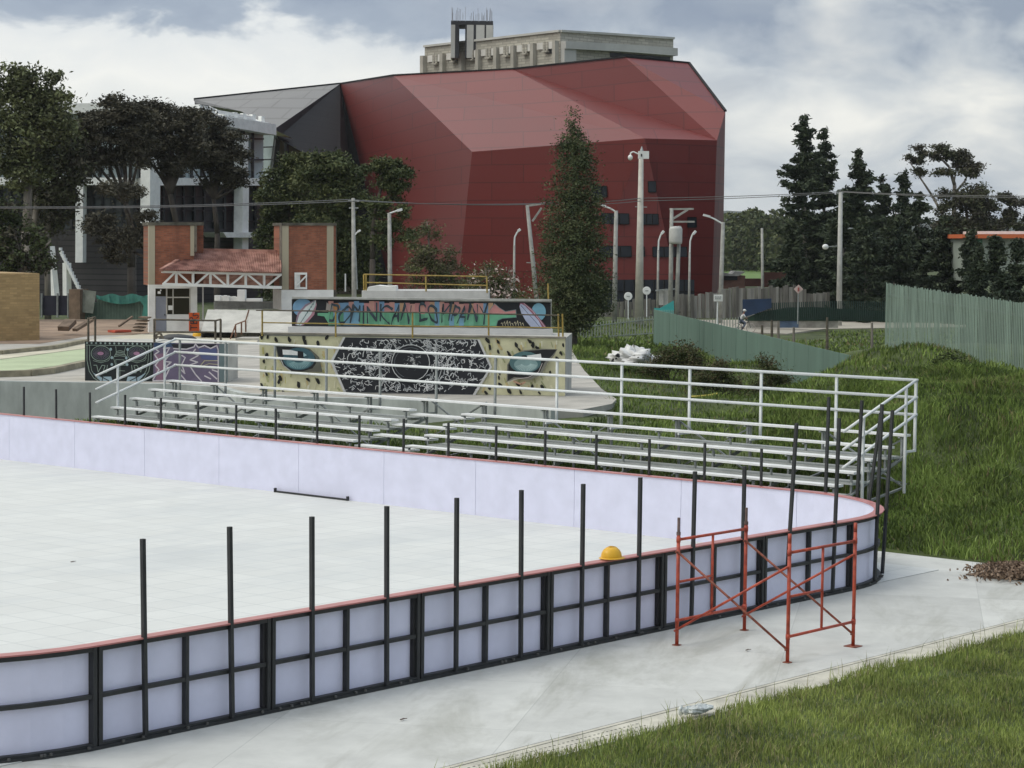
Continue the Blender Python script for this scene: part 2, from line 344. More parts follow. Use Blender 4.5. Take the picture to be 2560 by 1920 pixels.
# profile depths measured inwards (positive) from the outer frame line; the far wall's drawn line is its inner face, so shift it out
def off(s): return 0.0
def pt(s, inn, z):
    p, n, t = path_at(s); return p - n*inn + Vector((0, 0, z))
def strip(b, s0, s1, i0, i1, z0, z1, m=0, step=.35):
    n = 1 if (s1 <= S1 and s0 >= 0) or s0 >= S1+S2 else max(1, int((s1-s0)/step))
    for k in range(n):
        a = s0+(s1-s0)*k/n; c = s0+(s1-s0)*(k+1)/n
        vs = [pt(x, i, z) for x in (a, c) for i in (i0, i1) for z in (z0, z1)]
        fs = [(0, 1, 3, 2), (4, 6, 7, 5), (0, 4, 5, 1), (2, 3, 7, 6), (0, 2, 6, 4), (1, 5, 7, 3)]
        if n > 1: fs = ([fs[0]] if k == 0 else [])+([fs[1]] if k == n-1 else [])+fs[2:]
        b.add(vs, fs, m)
mods = [(-RAD*math.pi/2+.0, 0.0, 'curve')]+[(2.44*k, 2.44*(k+1), 'near') for k in range(6)]+[(S1, S1+S2/2, 'curve'), (S1+S2/2, S1+S2, 'curve')]
s = S1+S2
while s < S1+S2+36: mods.append((s, s+2.44, 'far')); s += 2.44
for (a, c, kd) in mods:
    g = .004
    b = MB(); strip(b, a+g, c-g, .085, .10, .01, HB-.002, 0); b.build("board_panel", M_hdpe, rink)
    b = MB(); strip(b, a+.002, c-.002, -.035, .125, HB, HB+.016, 0); b.build("cap_rail", M_cap, rink)
    # module frame: end posts, rails
    b = MB()
    for x0, x1 in ((a+.012, a+.062), (c-.062, c-.012)): strip(b, x0, x1, 0.0, .08, .012, HB-.003, 0, 9)
    strip(b, a+.063, c-.063, .004, .08, HB-.055, HB-.004, 0); strip(b, a+.063, c-.063, .004, .08, .012, .065, 0)
    strip(b, a+.063, c-.063, .018, .08, .53, .575, 0)
    if kd != 'curve':
        strip(b, (a+c)/2-.022, (a+c)/2+.022, .012, .079, .066, HB-.056, 0, 9)
    b.build("panel_frame", M_black, rink)
    if kd == 'near':
        b = MB(); strip(b, c-.105, c-.064, .03, .08, .07, HB-.06, 0, 9); b.build("joint_flange", M_blackD, rink)
b = MB(); strip(b, -RAD*1.5, S1+S2+36, -.02, .0, .0, .035, 0, .3); b.build("base_angle", M_black, rink)
b = MB()
for k in range(60):
    x = random.uniform(-3, S1+S2); q = pt(x, -.03, .04); b.box((q.x-.012, q.y-.012, .03), (q.x+.012, q.y+.012, .055), 0)
tag(b.build("anchor_bolts", mat("dull_bolt_steel", (.09, .09, .085), .6), rink), kind="stuff")
# tall glass posts: base and top measured on the photograph
def tall(p0, p1, w=.045):
    b = MB(); b.bar(p0, p1, w, w, up=(1, 0, 0)); b.build("tall_post", M_black, rink)
near = [(302, 1163), (491, 1137), (667, 1115), (833, 1093), (984, 1075), (1122, 1058), (1257, 1045), (1380, 1031), (1499.6, 1018), (1605, 1007)]
for i, (u, v) in enumerate(near):
    sx = 2.44*(i//2)+(.61 if i % 2 == 0 else 1.83)
    bt = pt(sx, -.022, .05); tp = P(u, v, depth(pt(sx, -.022, 2)))
    q = pt(sx, -.022, 0); top = Vector((tp.x, tp.y, tp.z)); top.z = min(top.z, 2.3)
    top.y = q.y+random.uniform(-.015, .015); tall(bt, top)
for u, v0, v1, ut, base in ((1703, 1144, 914, 1720.7, .55), (1801.7, 1128, 903, 1813, .06), (1892, 1112.4, 873, 1905.4, .06), (1919.6, 1101.8, 886, 1928, .06)):
    best = min((abs((lambda q: CU+FD*(q-CP).dot(cR)/(q-CP).dot(cF))(pt(x, -.022, HB))-u), x) for x in np.arange(12.2, S1+S2*.62, .02))
    sx = best[1]; D = depth(pt(sx, -.022, HB)); tall(pt(sx, -.022, base), P(ut, v1, D))
for u, v1, ut in ((1848.5, 864.5, 1861.7), (1781.5, 857.4, 1790.7), (1893, 892, 1903)):
    best = min((abs((lambda q: CU+FD*(q-CP).dot(cR)/(q-CP).dot(cF))(pt(x, -.022, HB))-u), x) for x in np.arange(S1+S2*.66, S1+S2+4, .02))
    sx = best[1]; D = depth(pt(sx, -.022, HB)); tall(pt(sx, -.022, .05), P(ut, v1, D))
for k in range(0, 27):
    y = 3.669+1.22*k; q = Vector((XW+.02, y, .05)); t = q+Vector((random.uniform(-.01, .01), random.uniform(-.012, .012), HB+.62+random.uniform(-.01, .02)-.0))
    tall(q, t, .037)

# yellow hard hat on the cap rail
def hard_hat(c, s_=1.0, label="", rz=0.0):
    t = thing("hard_hat", label, "hard hat", c)
    b = MB(); Rz = Matrix.Rotation(rz, 3, 'Z')
    prof = [(0.135, .012), (.137, .03), (.128, .075), (.105, .118), (.065, .148), (.0, .160)]
    n = 20; vs = []; fs = []
    for (r, h) in prof:
        for i in range(n):
            a = 2*math.pi*i/n; vs.append(Vector(c)+Rz @ Vector((r*1.12*math.cos(a), r*.92*math.sin(a), h))*s_)
    for j in range(len(prof)-1):
        for i in range(n): fs.append((j*n+i, j*n+(i+1) % n, (j+1)*n+(i+1) % n, (j+1)*n+i))
    b.add(vs, fs)
    for dx in (-.02, .02):
        b.path([Vector(c)+Rz @ Vector((x, dx, .018+.143*math.sqrt(max(0, 1-(x/.15)**2))))*s_ for x in np.linspace(-.14, .14, 9)], .006*s_, 5)
    b.build("shell", mat("yellow_hat_plastic", (.75, .42, .02), .35, var=.05), t, True)
    b = MB(); vs = []; fs = []
    for r_, h in ((.130, .014), (.175, .004), (.176, .009), (.130, .022)):
        for i in range(n):
            a = 2*math.pi*i/n; k = 1.0+(.22 if math.cos(a) > .3 else 0)*(r_ > .15); vs.append(Vector(c)+Rz @ Vector((r_*k*math.cos(a), r_*.9*math.sin(a), h))*s_)
    for j in range(3):
        for i in range(n): fs.append((j*n+i, j*n+(i+1) % n, (j+1)*n+(i+1) % n, (j+1)*n+i))
    b.add(vs, fs); b.build("brim", MATS["yellow_hat_plastic"], t, True)
p = G(1318, 1206, HB+.026); hard_hat((p.x, .03, HB+.026), 1.0, "yellow hard hat lying on the red cap rail of the near rink wall", R_(-8))
# steel channel lying along the foot of the far wall
t = thing("steel_bar", "long dark steel bar lying on the rink floor against the far wall", "steel bar", (17.3, 14.6, .01))
b = MB(); b.bar((17.33, 15.68, .03), (17.33, 13.56, .03), .035, .035); b.build("channel", M_black, t)
for y in (15.68, 13.56):
    b = MB(); b.box((17.30, y-.015, .012), (17.36, y+.015, .10)); b.build("end_plate", M_black, t)

# ------------------------------------------------------------ scaffold
t = thing("scaffold", "orange red steel scaffold bay with two end frames and crossed braces standing on the pavement", "scaffold", (9.75, -1.65, 0))
SX0, SX1, SY0, SY1, SH = 8.97, 10.53, -.80, -2.53, 1.52
for Y, pin in ((SY0, .17), (SY1, 0.0)):
    b = MB()
    for X in (SX0, SX1): b.tube((X, Y, .01), (X, Y, SH if pin == 0 else SH-.02), .024, n=10)
    if pin == 0: 
        for X in (SX0, SX1): b.tube((X, Y, SH), (X, Y, SH+.12), .024, n=10)
    b.tube((SX0, Y, 1.40), (SX1, Y, 1.40), .02); b.tube((SX0, Y, .33), (SX1, Y, .33), .02)
    xm = (SX0+SX1)/2; b.tube((xm, Y, .33), (xm, Y, 1.40), .018); b.tube((SX0, Y, .84), (xm, Y, .84), .017)
    for X in (SX0, SX1):                     # weld collars
        for z in (.33, 1.40): b.tube((X, Y, z-.035), (X, Y, z+.035), .029, n=10)
    ef = b.build("end_frame", M_scaf, t, True)
    if pin:
        for X in (SX0, SX1):
            b = MB(); b.tube((X, Y, SH-.02), (X, Y, SH+pin), .019, n=8); b.tube((X, Y, SH-.06), (X, Y, SH-.02), .029, n=8); b.build("coupling_pin", mat("worn_steel_pin", (.16, .11, .10), .6, .3, var=.4, scale=12), ef)
for X, lr in ((SX0-.03, 0), (SX1-.03, 1)):
    for za, zb in ((1.24, .17), (.2, 1.22)):
        b = MB(); b.tube((X+(.015 if za > 1 else -.015), SY0, za), (X+(.015 if za > 1 else -.015), SY1, zb), .0165, n=8)
        for y, z in ((SY0, za), (SY1, zb)): b.tube((X-.03, y, z), (X+.045, y, z), .013, n=6)
        b.build("cross_brace", M_rust if za > 1 else M_scaf, t, True)
for X in (SX0, SX1):
    for Y in (SY0, SY1):
        b = MB(); w = .045 if (X, Y) != (SX1, SY1) else .09; b.box((X-w, Y-w, 0.001), (X+w, Y+w, .012)); b.build("foot_plate", M_rust, t)

# ------------------------------------------------------------ bleachers
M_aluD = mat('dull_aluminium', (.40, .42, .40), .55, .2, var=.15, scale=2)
bl = thing("bleachers", "five row aluminium bleachers with white pipe guard rails behind the far rink wall", "bleachers", (21, 14, .5))
BX, BD, BZ, BH, BYR, BYL = 19.822, .589, .945, .195, 3.522, 24.642
def plank(b, x, w, z, y0, y1, m=0):
    b.box((x-w/2, y0, z-.036), (x+w/2, y1, z)); b.box((x-w/2+.001, y0-.006, z-.042), (x+w/2-.001, y0-.0005, z+.003)); b.box((x-w/2+.001, y1+.0005, z-.042), (x+w/2-.001, y1+.006, z+.003))
for k in range(5):
    secs = [(BYR, BYL)] if k == 4 else [(BYR, 14.2), (15.75, BYL)]
    for y0, y1 in secs:
        b = MB(); plank(b, BX+BD*k, .24, BZ+BH*k, y0, y1); b.build("seat_plank", M_alu, bl)
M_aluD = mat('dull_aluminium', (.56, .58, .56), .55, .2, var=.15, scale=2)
for k in range(1, 5):
    for y0, y1 in ((BYR+.05, 14.1), (15.85, BYL-.05)):
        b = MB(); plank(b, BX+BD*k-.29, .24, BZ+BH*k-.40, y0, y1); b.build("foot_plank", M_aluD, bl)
for k in range(1, 5):
    for y0, y1 in ((BYR+.05, 14.1), (15.85, BYL-.05)):
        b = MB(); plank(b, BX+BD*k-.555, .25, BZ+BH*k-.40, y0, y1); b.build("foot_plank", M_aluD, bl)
for k in range(1, 5):
    b = MB(); plank(b, BX+BD*(k-1)+.12, .30, BZ+BH*(k-1)-.10, 14.15, 15.8); b.build("aisle_step", M_alu, bl)
GR = gz
ys = [BYR+.12+i*1.76 for i in range(13)]; ys[-1] = BYL-.12
for i, y in enumerate(ys):
    b = MB(); x0, x1 = BX, BX+BD*4
    zf = GR((x0, y))-.02; zr = GR((x1+.3, y))-.02
    b.bar((x0, y, zf), (x0, y, BZ-.05), .04); b.bar((x1+.1, y, zr), (x1+.1, y, BZ+BH*4-.05), .045)
    b.bar((x0+1.2, y, GR((x0+1.2, y))), (x0+1.2, y, BZ+BH*2-.1), .04)
    b.bar((x0-.05, y, BZ-.42), (x1+.12, y, BZ+BH*4-.43), .04, .06)              # raker
    b.bar((x0, y, zf+.07), (x1+.1, y, zr+.07), .04)                             # base runner
    for k in range(5):
        X = BX+BD*k
        if k: b.bar((X, y, BZ+BH*k-.47), (X, y, BZ+BH*k-.05), .036)
        b.bar((X-.11, y, BZ+BH*k-.06), (X+.11, y, BZ+BH*k-.06), .04, .025)
        if k: b.bar((X-.42, y, BZ+BH*k-.455), (X, y, BZ+BH*k-.455), .036, .02)
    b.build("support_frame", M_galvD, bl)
for i in range(0, 12, 2):
    for (za, zb) in ((.1, 1.05), (1.05, .1)):
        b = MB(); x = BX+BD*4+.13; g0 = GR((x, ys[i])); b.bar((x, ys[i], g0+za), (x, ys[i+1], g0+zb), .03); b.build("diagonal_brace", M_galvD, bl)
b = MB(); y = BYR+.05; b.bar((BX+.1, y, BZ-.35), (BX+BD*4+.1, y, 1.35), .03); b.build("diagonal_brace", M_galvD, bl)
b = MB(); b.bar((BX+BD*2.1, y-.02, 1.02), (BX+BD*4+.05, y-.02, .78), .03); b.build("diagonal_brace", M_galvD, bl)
XR, RZ0, RDZ = 22.432, 2.086, .329
for k in range(3):
    z = RZ0+RDZ*k; b = MB(); b.tube((XR, BYR-.05, z), (XR, BYL+.12, z), .03, n=10); b.build("guard_rail", M_galv, bl, True)
for i in range(13):
    y = 3.52+i*1.76 if i < 12 else 24.58
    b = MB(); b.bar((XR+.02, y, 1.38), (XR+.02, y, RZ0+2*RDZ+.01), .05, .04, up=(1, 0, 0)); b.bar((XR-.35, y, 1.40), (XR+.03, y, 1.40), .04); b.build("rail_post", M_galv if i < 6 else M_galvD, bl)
for Y in (BYR-.02, BYL+.06):
    for k in range(3):
        z = RZ0+RDZ*k; dz = .833; x0 = 19.886
        b = MB(); b.tube((XR, Y, z), (x0, Y, z-dz), .028, n=10); b.build("side_rail", M_galv, bl, True)
    for X in (20.55, 22.05):
        zt = RZ0+2*RDZ-(XR-X)/(XR-19.886)*.833
        b = MB(); b.bar((X, Y-.01, .55 if X < 21 else .62), (X, Y-.01, zt), .045, .04, up=(1, 0, 0)); b.build("side_post", M_galv, bl)
# ------------------------------------------------------------ red faceted cultural building
M_red = grid_mat("red_metal_cladding", (.146, .0150, .0118), (.088, .009, .007), 5.2, 1.45, .045, .6, .07, .12, frame=(tuple(cR), (0, 0, 1), (0, 0, 0)), offset=.5, spec=.5, metal=.0, coat=.12)
M_grey = grid_mat("grey_metal_roof", (.085, .088, .092), (.03, .031, .033), 3.4, 1.7, .12, .4, .06, .1, frame=(tuple(cR), (0, 0, 1), (0, 0, 0)), offset=.35, spec=.6, metal=.2)
M_char = grid_mat("charcoal_cladding", (.018, .018, .019), (.011, .011, .012), 3.4, .7, .03, .75, .08, .1, frame=(tuple(cR), (0, 0, 1), (0, 0, 0)), offset=.5, spec=.2)
M_glassD = mat("dark_glass", (.014, .018, .026), .35, spec=.35, var=.1, scale=.4)
M_glassL = mat("painted_reflection_glass", (.30, .36, .36), .3, spec=.5, var=.35, scale=.12)  # pale base colour stands in for the sky reflected in the panes
M_tan = mat("tan_interior_wall", (.17, .15, .11), .8, var=.2, scale=.3)
V_ = dict(A=P(735, 181, 232), B=P(850, 163, 222), C=P(1107, 149.4, 205), Dd=P(1351, 123.7, 188), E=P(1488, 136.4, 192), F=P(1567, 240.8, 178), Gg=P(1548.6, 303, 175),
          H=P(1393, 298.8, 172), I=P(1019.8, 327.7, 183), Jb=P(983, 680, 186), Kb=P(858, 680, 222), Gb=P(1536, 680, 178.5), Fb=P(1559.5, 680, 184),
          R1=P(594, 278, 205), R0=P(420, 214.5, 245), R0b=P(421, 223, 244), R2=P(520, 240, 222))
def on_plane(keys, u, v):
    a, c, d = [V_[k] for k in keys]; n = (c-a).cross(d-a).normalized(); r = ray(u, v); return CP+r*((a-CP).dot(n)/r.dot(n))
V_['A'] = on_plane(('B', 'I', 'Jb'), 735, 181); V_['Kb'] = on_plane(('B', 'I', 'Jb'), 858, 680); V_['Rb'] = on_plane(('I', 'H', 'Jb'), 1392, 680); V_['Gb'] = on_plane(('H', 'Gg', 'Rb'), 1536, 680)
print('A', depth(V_['A']), 'Kb', depth(V_['Kb']), 'Rb', depth(V_['Rb']), 'Gb', depth(V_['Gb']))
V_['TL'] = P(1240, 680, 172.5); V_['TR'] = P(1476, 680, 172.5)
rb = thing("cultural_building", "huge faceted dark red metal clad building with charcoal left side behind the skate park", "building", (V_['H'].x, V_['H'].y, 0))
back = cF*35
def hb(k, d=40): p = V_[k]+Vector((cF.x, cF.y, 0)).normalized()*d; return p
b = MB(); T = lambda *k: b.poly([V_[x] for x in k])
T('A', 'B', 'I', 'Jb', 'Kb'); T('B', 'C', 'H'); T('B', 'H', 'I'); T('C', 'Dd', 'Gg'); T('C', 'Gg', 'H'); T('Dd', 'E', 'F'); T('Dd', 'F', 'Gg')
T('I', 'H', 'Rb', 'Jb'); T('H', 'Gg', 'Gb', 'Rb'); T('H', 'TR', 'TL'); T('H', 'TL', 'Rb'); T('H', 'Rb', 'TR'); T('F', 'Fb', 'Gb', 'Gg')
for k1, k2 in (('E', 'Dd'), ('Dd', 'C'), ('C', 'B'), ('B', 'A')): b.poly([V_[k1], V_[k2], hb(k2), hb(k1)])
b.poly([V_['E'], V_['F'], hb('F', 30), hb('E')]); b.poly([V_['F'], V_['Fb'], hb('Fb', 30), hb('F', 30)])
b.build("red_cladding", M_red, rb, recalc=False)
b = MB()
for k1, k2 in (('A', 'B'), ('B', 'C'), ('C', 'Dd'), ('Dd', 'E'), ('E', 'F')): b.bar(V_[k1]+Vector((0, 0, .05)), V_[k2]+Vector((0, 0, .05)), .22, .13)
b.build("roof_edge", M_char, rb)
b = MB(); b.poly([V_['A'], V_['R1'], V_['R2'], V_['R0b'], V_['R0']]); b.poly([V_['A'], V_['R0'], hb('R0', 30), hb('A')]); b.build("grey_roof", M_grey, rb, recalc=False)
b = MB(); b.poly([V_['A'], V_['R1'], P(599, 298, 206), P(650, 327, 209), P(735, 372, 214), P(800, 680, 219), V_['Kb']])
b.prism([V_['R0'], V_['R0b'], P(447, 240, 240), P(452, 224, 240)], (0, 0, -.2)); b.bar(V_['R0'], V_['A'], .3, .3); b.build("charcoal_cladding", M_char, rb, recalc=False)
b = MB(); b.poly([P(570, 300, 214), P(600, 297, 213), P(650, 322, 214), P(740, 372, 218), P(800, 680, 222), P(570, 680, 216)]); b.build("foyer_wall", M_tan, rb, recalc=False)
b = MB(); b.poly([P(567, 276, 208), P(594, 279, 206), P(599, 297, 206.4), P(594, 370, 208), P(588, 470, 210), P(567, 480, 210)])
b.build("foyer_glass", M_glassL, rb, recalc=False)
b = MB(); b.bar(P(600, 300, 205.6), P(590, 400, 207.5), .45, .3); b.bar(P(619, 306, 208), P(619, 420, 208), .3, .3)
for v in (318, 345, 372): b.bar(P(567, v, 207.4), P(596, v-1, 206.2), .12, .12)
b.build("glazing_bar", M_black, rb)
def tri_at(keys, u, v, o=.08):
    a, c, d = [V_[k] for k in keys]; n = (c-a).cross(d-a).normalized()
    if n.dot(CP-a) < 0: n = -n
    r = ray(u, v); t = (a+n*o-CP).dot(n)/r.dot(n); return CP+r*t
z4 = zc(1000, 0, 900)
wins = [(('H', 'I', 'Jb'), [(1180, 1150), (1268, 1143), (1272, 1208), (1180, 1217)]), (('H', 'TR', 'TL'), [(1525, 1115), (1571, 1115), (1573, 1180), (1527, 1180)]),
        (('H', 'TR', 'TL'), [(1240, 1310), (1405, 1313), (1407, 1376), (1243, 1375)]), (('H', 'TR', 'TL'), [(1478, 1315), (1586, 1315), (1588, 1378), (1478, 1378)]),
        (('H', 'Gg', 'Rb'), [(1768, 1335), (1820, 1335), (1822, 1396), (1768, 1396)]), (('H', 'TR', 'TL'), [(1225, 1512), (1420, 1512), (1422, 1577), (1225, 1577)]),
        (('H', 'TR', 'TL'), [(1492, 1515), (1500, 1515), (1503, 1575), (1494, 1575)]), (('H', 'TR', 'TL'), [(1553, 1517), (1760, 1517), (1764, 1577), (1555, 1577)]),
        (('H', 'I', 'Jb'), [(1140, 945), (1150, 943), (1154, 970), (1142, 965)])]
for keys, q in wins:
    b = MB(); ps = [tri_at(keys, *z4(*p)) for p in q]; b.poly(ps); w = b.build("window", M_glassD, rb, recalc=False)
    b = MB()
    for i in range(4): b.bar(ps[i], ps[(i+1) % 4], .06, .06)
    if q[2][0]-q[0][0] > 60:
        for t in (.33, .66): b.bar(ps[0].lerp(ps[1], t), ps[3].lerp(ps[2], t), .07, .1)
    b.build("window_frame", M_char, w)
b = MB(); ps = [tri_at(('H', 'TR', 'TL'), *p) for p in ((1240, 604), (1500, 604), (1500, 678), (1240, 678))]; b.poly(ps); w = b.build("entrance_glazing", M_glassD, rb, recalc=False)
b = MB()
for k in range(1, 12): b.bar(ps[0].lerp(ps[1], k/12), ps[3].lerp(ps[2], k/12), .08, .1)
b.bar(ps[0].lerp(ps[3], .35), ps[1].lerp(ps[2], .35), .1, .12); b.build("mullion", M_char, w)
# thin lightning rod
# ------------------------------------------------------------ unfinished concrete tower block behind
M_brickg = grid_mat("grey_brown_brickwork", (.46, .44, .37), (.32, .305, .26), .9, .32, .04, .9, .16, .15, frame=(tuple(cR), (0, 0, 1), (0, 0, 0)), offset=.5, stain=(.15, .135, .11), stain_scale=.08)
M_cgrey = mat("raw_concrete", (.50, .50, .46), .9, var=.14, scale=.25)
ub = thing("unfinished_block", "unfinished grey concrete and brick block rising behind the red building", "building", P(1210, 600, 258))
c0 = P(917.5, 102, 276.7); c1 = P(1210.4, 68.6, 255); c2 = P(1330, 76, 262); c3 = P(1454.7, 84.4, 268)
zb = 15.0
def dn(p, z): return Vector((p.x, p.y, z))
cb_ = c0+Vector((cF.x, cF.y, 0))*30; cc_ = c3+Vector((cF.x, cF.y, 0))*25
b = MB()
ring = [c0, c1, c2, c3, cc_, cb_]
for i in range(6): b.poly([ring[i], ring[(i+1) % 6], dn(ring[(i+1) % 6], zb), dn(ring[i], zb)])
b.poly([dn(p, 29.2) for p in ring]); b.build("brick_wall", M_brickg, ub, recalc=False)
pl = Plane(dn(c0, 0), dn(c1, 0)); pr = Plane(dn(c1, 0), dn(c2, 0)); pr2 = Plane(dn(c2, 0), dn(c3, 0))
for x in (155, 275, 392, 495, 606, 712, 832, 968):
    b = MB(); t = (x-152)/833; yt = 345-t*95
    q = [pl.at(*z4(x-9, yt), .0), pl.at(*z4(x+9, yt-2), .0), pl.at(*z4(x+9, 470), .0), pl.at(*z4(x-9, 472), .0)]; b.prism(q, pl.n*.6); b.build("pilaster", mat("weathered_concrete", (.40, .385, .33), .9, var=.2, scale=.3), ub)
xs_ = [(175, 253), (290, 368), (404, 470), (503, 582), (617, 683), (723, 808), (846, 943)]
for i, (a, c) in enumerate(xs_):
    f = lambda x: 345-(x-152)/833*95
    b = MB(); q = [pl.at(*z4(a, f(a)), .1), pl.at(*z4(c, f(c)), .1), pl.at(*z4(c, f(c)+44), .1), pl.at(*z4(a, f(a)+40), .1)]; b.prism(q, pl.n*.15); w = b.build("window_panel", M_concL if 0 else mat("white_render", (.62, .61, .56), .8, var=.1, scale=.5), ub)
    b = MB(); m = (a+c)/2
    for dx in (-8, 10): b.bar(pl.at(*z4(m+dx, f(m)-3), .3), pl.at(*z4(m+dx, f(m)+58), .3), .28, .2)
    b.bar(pl.at(*z4(m-16, f(m)+55), .3), pl.at(*z4(m+16, f(m)+55), .3), .5, .2); b.build("bracket", M_brickg, w)
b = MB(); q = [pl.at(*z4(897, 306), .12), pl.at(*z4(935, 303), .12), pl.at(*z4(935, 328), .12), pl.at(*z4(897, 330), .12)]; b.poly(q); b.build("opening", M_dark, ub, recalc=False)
b = MB(); b.prism([pr.at(*z4(987, 254)), pr.at(*z4(1325, 272)), pr.at(*z4(1325, 318)), pr.at(*z4(987, 300))], pr.n*.8)
b.prism([pr2.at(*z4(1327, 272)), pr2.at(*z4(1679, 298)), pr2.at(*z4(1679, 345)), pr2.at(*z4(1327, 318))], pr2.n*.8); b.prism([pr.at(*z4(987, 300)), pr.at(*z4(1060, 304)), pr.at(*z4(1060, 395)), pr.at(*z4(987, 395))], pr.n*.6); b.build("ring_beam", M_cgrey, ub)
b = MB(); b.poly([pr.at(*z4(1290, 322), .05), pr2.at(*z4(1660, 350), .05), pr2.at(*z4(1660, 385), .05), pr.at(*z4(1290, 350), .05)]); b.build("painted_shade_strip", M_dark, ub, recalc=False)  # flat dark sheet on the wall; shade below the beam put into its colour
b = MB(); b.bar(c0+Vector((0, 0, .1)), c1+Vector((0, 0, .1)), 0.5, .25); b.bar(c1+Vector((0, 0, .1)), c2+Vector((0, 0, .1)), 0.5, .25); b.bar(c2+Vector((0, 0, .1)), c3+Vector((0, 0, .1)), 0.5, .25); b.build("parapet", M_cgrey, ub)
# lift shaft with open formwork and rebar
sA = P(*z4(312, 268), 268); sB = P(*z4(570, 255), 268); h = 100*.40687/1.15732*268/FD
def sh(t, z, d=0): q = sA.lerp(sB, t)+Vector((cF.x, cF.y, 0))*d; return Vector((q.x, q.y, sB.z+z))
M_form = mat("dark_formwork", (.03, .032, .035), .8, var=.3, scale=.5)
b = MB()
for t0, t1, m in ((0, .1, 0), (.38, .54, 0), (.60, .82, 0), (.84, 1.0, 0)): 
    b = MB()
    for d in (0, 5): b.prism([sh(t0, -2, d), sh(t1, -2, d), sh(t1, h, d), sh(t0, h, d)], Vector((cF.x, cF.y, 0))*.5)
    b.prism([sh(t0, -2, .5), sh(t0+.03, -2, .5), sh(t0+.03, h, .5), sh(t0, h, .5)], Vector((cF.x, cF.y, 0))*4.5)
    b.build("shaft_wall", M_cgrey, ub)
b = MB()
for t0, t1 in ((.1, .2), (.34, .38), (.54, .6), (.80, .84)): b.prism([sh(t0, -2), sh(t1, -2), sh(t1, h), sh(t0, h)], Vector((cF.x, cF.y, 0))*.4)
b.prism([sh(0, h), sh(1, h), sh(1, h+.5), sh(0, h+.5)], Vector((cF.x, cF.y, 0))*5.4); b.build("formwork", M_form, ub)
b = MB()
for k in range(46):
    t = random.random(); d = random.choice((0, .6, 4.8, 5.4)); q = sh(t, h+.4, d); b.bar(q, q+Vector((random.uniform(-.06, .06), random.uniform(-.06, .06), random.uniform(1.3, 1.85) if t < .35 or t > .75 else random.uniform(.7, 1.7))), .03)
tag(b.build("rebar", mat("rebar_steel", (.33, .34, .37), .7, var=.2, scale=1), ub), kind="stuff")

# ------------------------------------------------------------ glass office building with white slabs (left, behind the trees)
z8 = zc(0, 220, 700)
gb = thing("glass_building", "glass building with white slabs, white columns and dark slatted base behind the left trees", "building", P(300, 650, 172))
qA = G(-60, 700, 0); PA = Plane(P(-80, 640, 168), P(295, 640, 166)); PB = Plane(P(295, 640, 166), P(569, 640, 186))
def both(f_):      # left and right facade halves
    for pl_, a, c in ((PA, -80, 295), (PB, 295, 569)): f_(pl_, a, c)
def roofy(u): return 228-(u+80)*0.0107 if u < 295 else 224+(u-295)*.1646
b = MB()
both(lambda pl_, a, c: b.prism([pl_.at(a, roofy(a)), pl_.at(c, roofy(c)), pl_.at(c, roofy(c)+23), pl_.at(a, roofy(a)+19)], pl_.n*1.2)); b.build("roof_fascia", M_white, gb)
b = MB(); tops = [PA.at(-80, roofy(-80)), PA.at(295, 224), PB.at(569, roofy(569))]; bk = [p+Vector((cF.x, cF.y, 0))*25 for p in tops]
b.poly([tops[0], tops[1], bk[1], bk[0]]); b.poly([tops[1], tops[2], bk[2], bk[1]]); b.build("roof", M_white, gb, recalc=False)
b = MB(); both(lambda pl_, a, c: b.poly([pl_.at(a, roofy(a)+19), pl_.at(c, roofy(c)+20), pl_.at(c, 386), pl_.at(a, 386)])); b.build("upper_glazing", M_glassL, gb, recalc=False)
b = MB(); both(lambda pl_, a, c: b.poly([pl_.at(a, 400), pl_.at(c, 400), pl_.at(c, 495), pl_.at(a, 495)])); b.build("lower_glazing", mat("dark_teal_glass", (.035, .045, .046), .45, spec=.5, var=.4, scale=.2), gb, recalc=False)
b = MB()
both(lambda pl_, a, c: b.prism([pl_.at(a, 384, -.2), pl_.at(c, 385, -.2), pl_.at(c, 401, -.2), pl_.at(a, 399, -.2)], pl_.n*1.6)); b.build("floor_slab", M_white, gb)
for i, u in enumerate(list(range(-70, 560, 22))):
    pl_ = PA if u < 295 else PB
    b = MB(); b.bar(pl_.at(u, roofy(u)+18, .15), pl_.at(u, 384, .15), .14 if i % 3 else .3, .2); b.bar(pl_.at(u+5, 402, .15), pl_.at(u+5, 494, .15), .14 if i % 2 else .3, .2); b.build("mullion", M_black, gb)
b = MB()
for v in (300, 345): both(lambda pl_, a, c: b.bar(pl_.at(a, v, .14), pl_.at(c, v, .14), .14, .12))
for v in (425, 455, 478): both(lambda pl_, a, c: b.bar(pl_.at(a, v, .14), pl_.at(c, v, .14), .14, .12))
b.build("transom", M_black, gb)
b = MB(); both(lambda pl_, a, c: b.prism([pl_.at(a, 495, .1), pl_.at(c, 493, .1), pl_.at(c, 690, .1), pl_.at(a, 690, .1)], -pl_.n*.4))
b.build("slatted_base", grid_mat("slatted_cladding", (.045, .042, .042), (.018, .018, .018), 30, .42, .05, .8, .16, .3, frame=(tuple(cR), (0, 0, 1), (0, 0, 0)), stain=(.075, .068, .062), stain_scale=.15), gb)
for x0, x1, ya, yb, pp in ((164, 180, 330, 567, PA), (325, 347, 300, 482, PB), (526, 537, 292, 386, PB), (525, 538, 400, 545, PB), (50, 62, 300, 398, PA)):
    b = MB(); b.prism([pp.at(x0, ya, 1.5), pp.at(x1, ya, 1.5), pp.at(x1-1.5, yb, 1.5), pp.at(x0-1.5, yb, 1.5)], -pp.n*.8); b.build("column", M_white, gb)
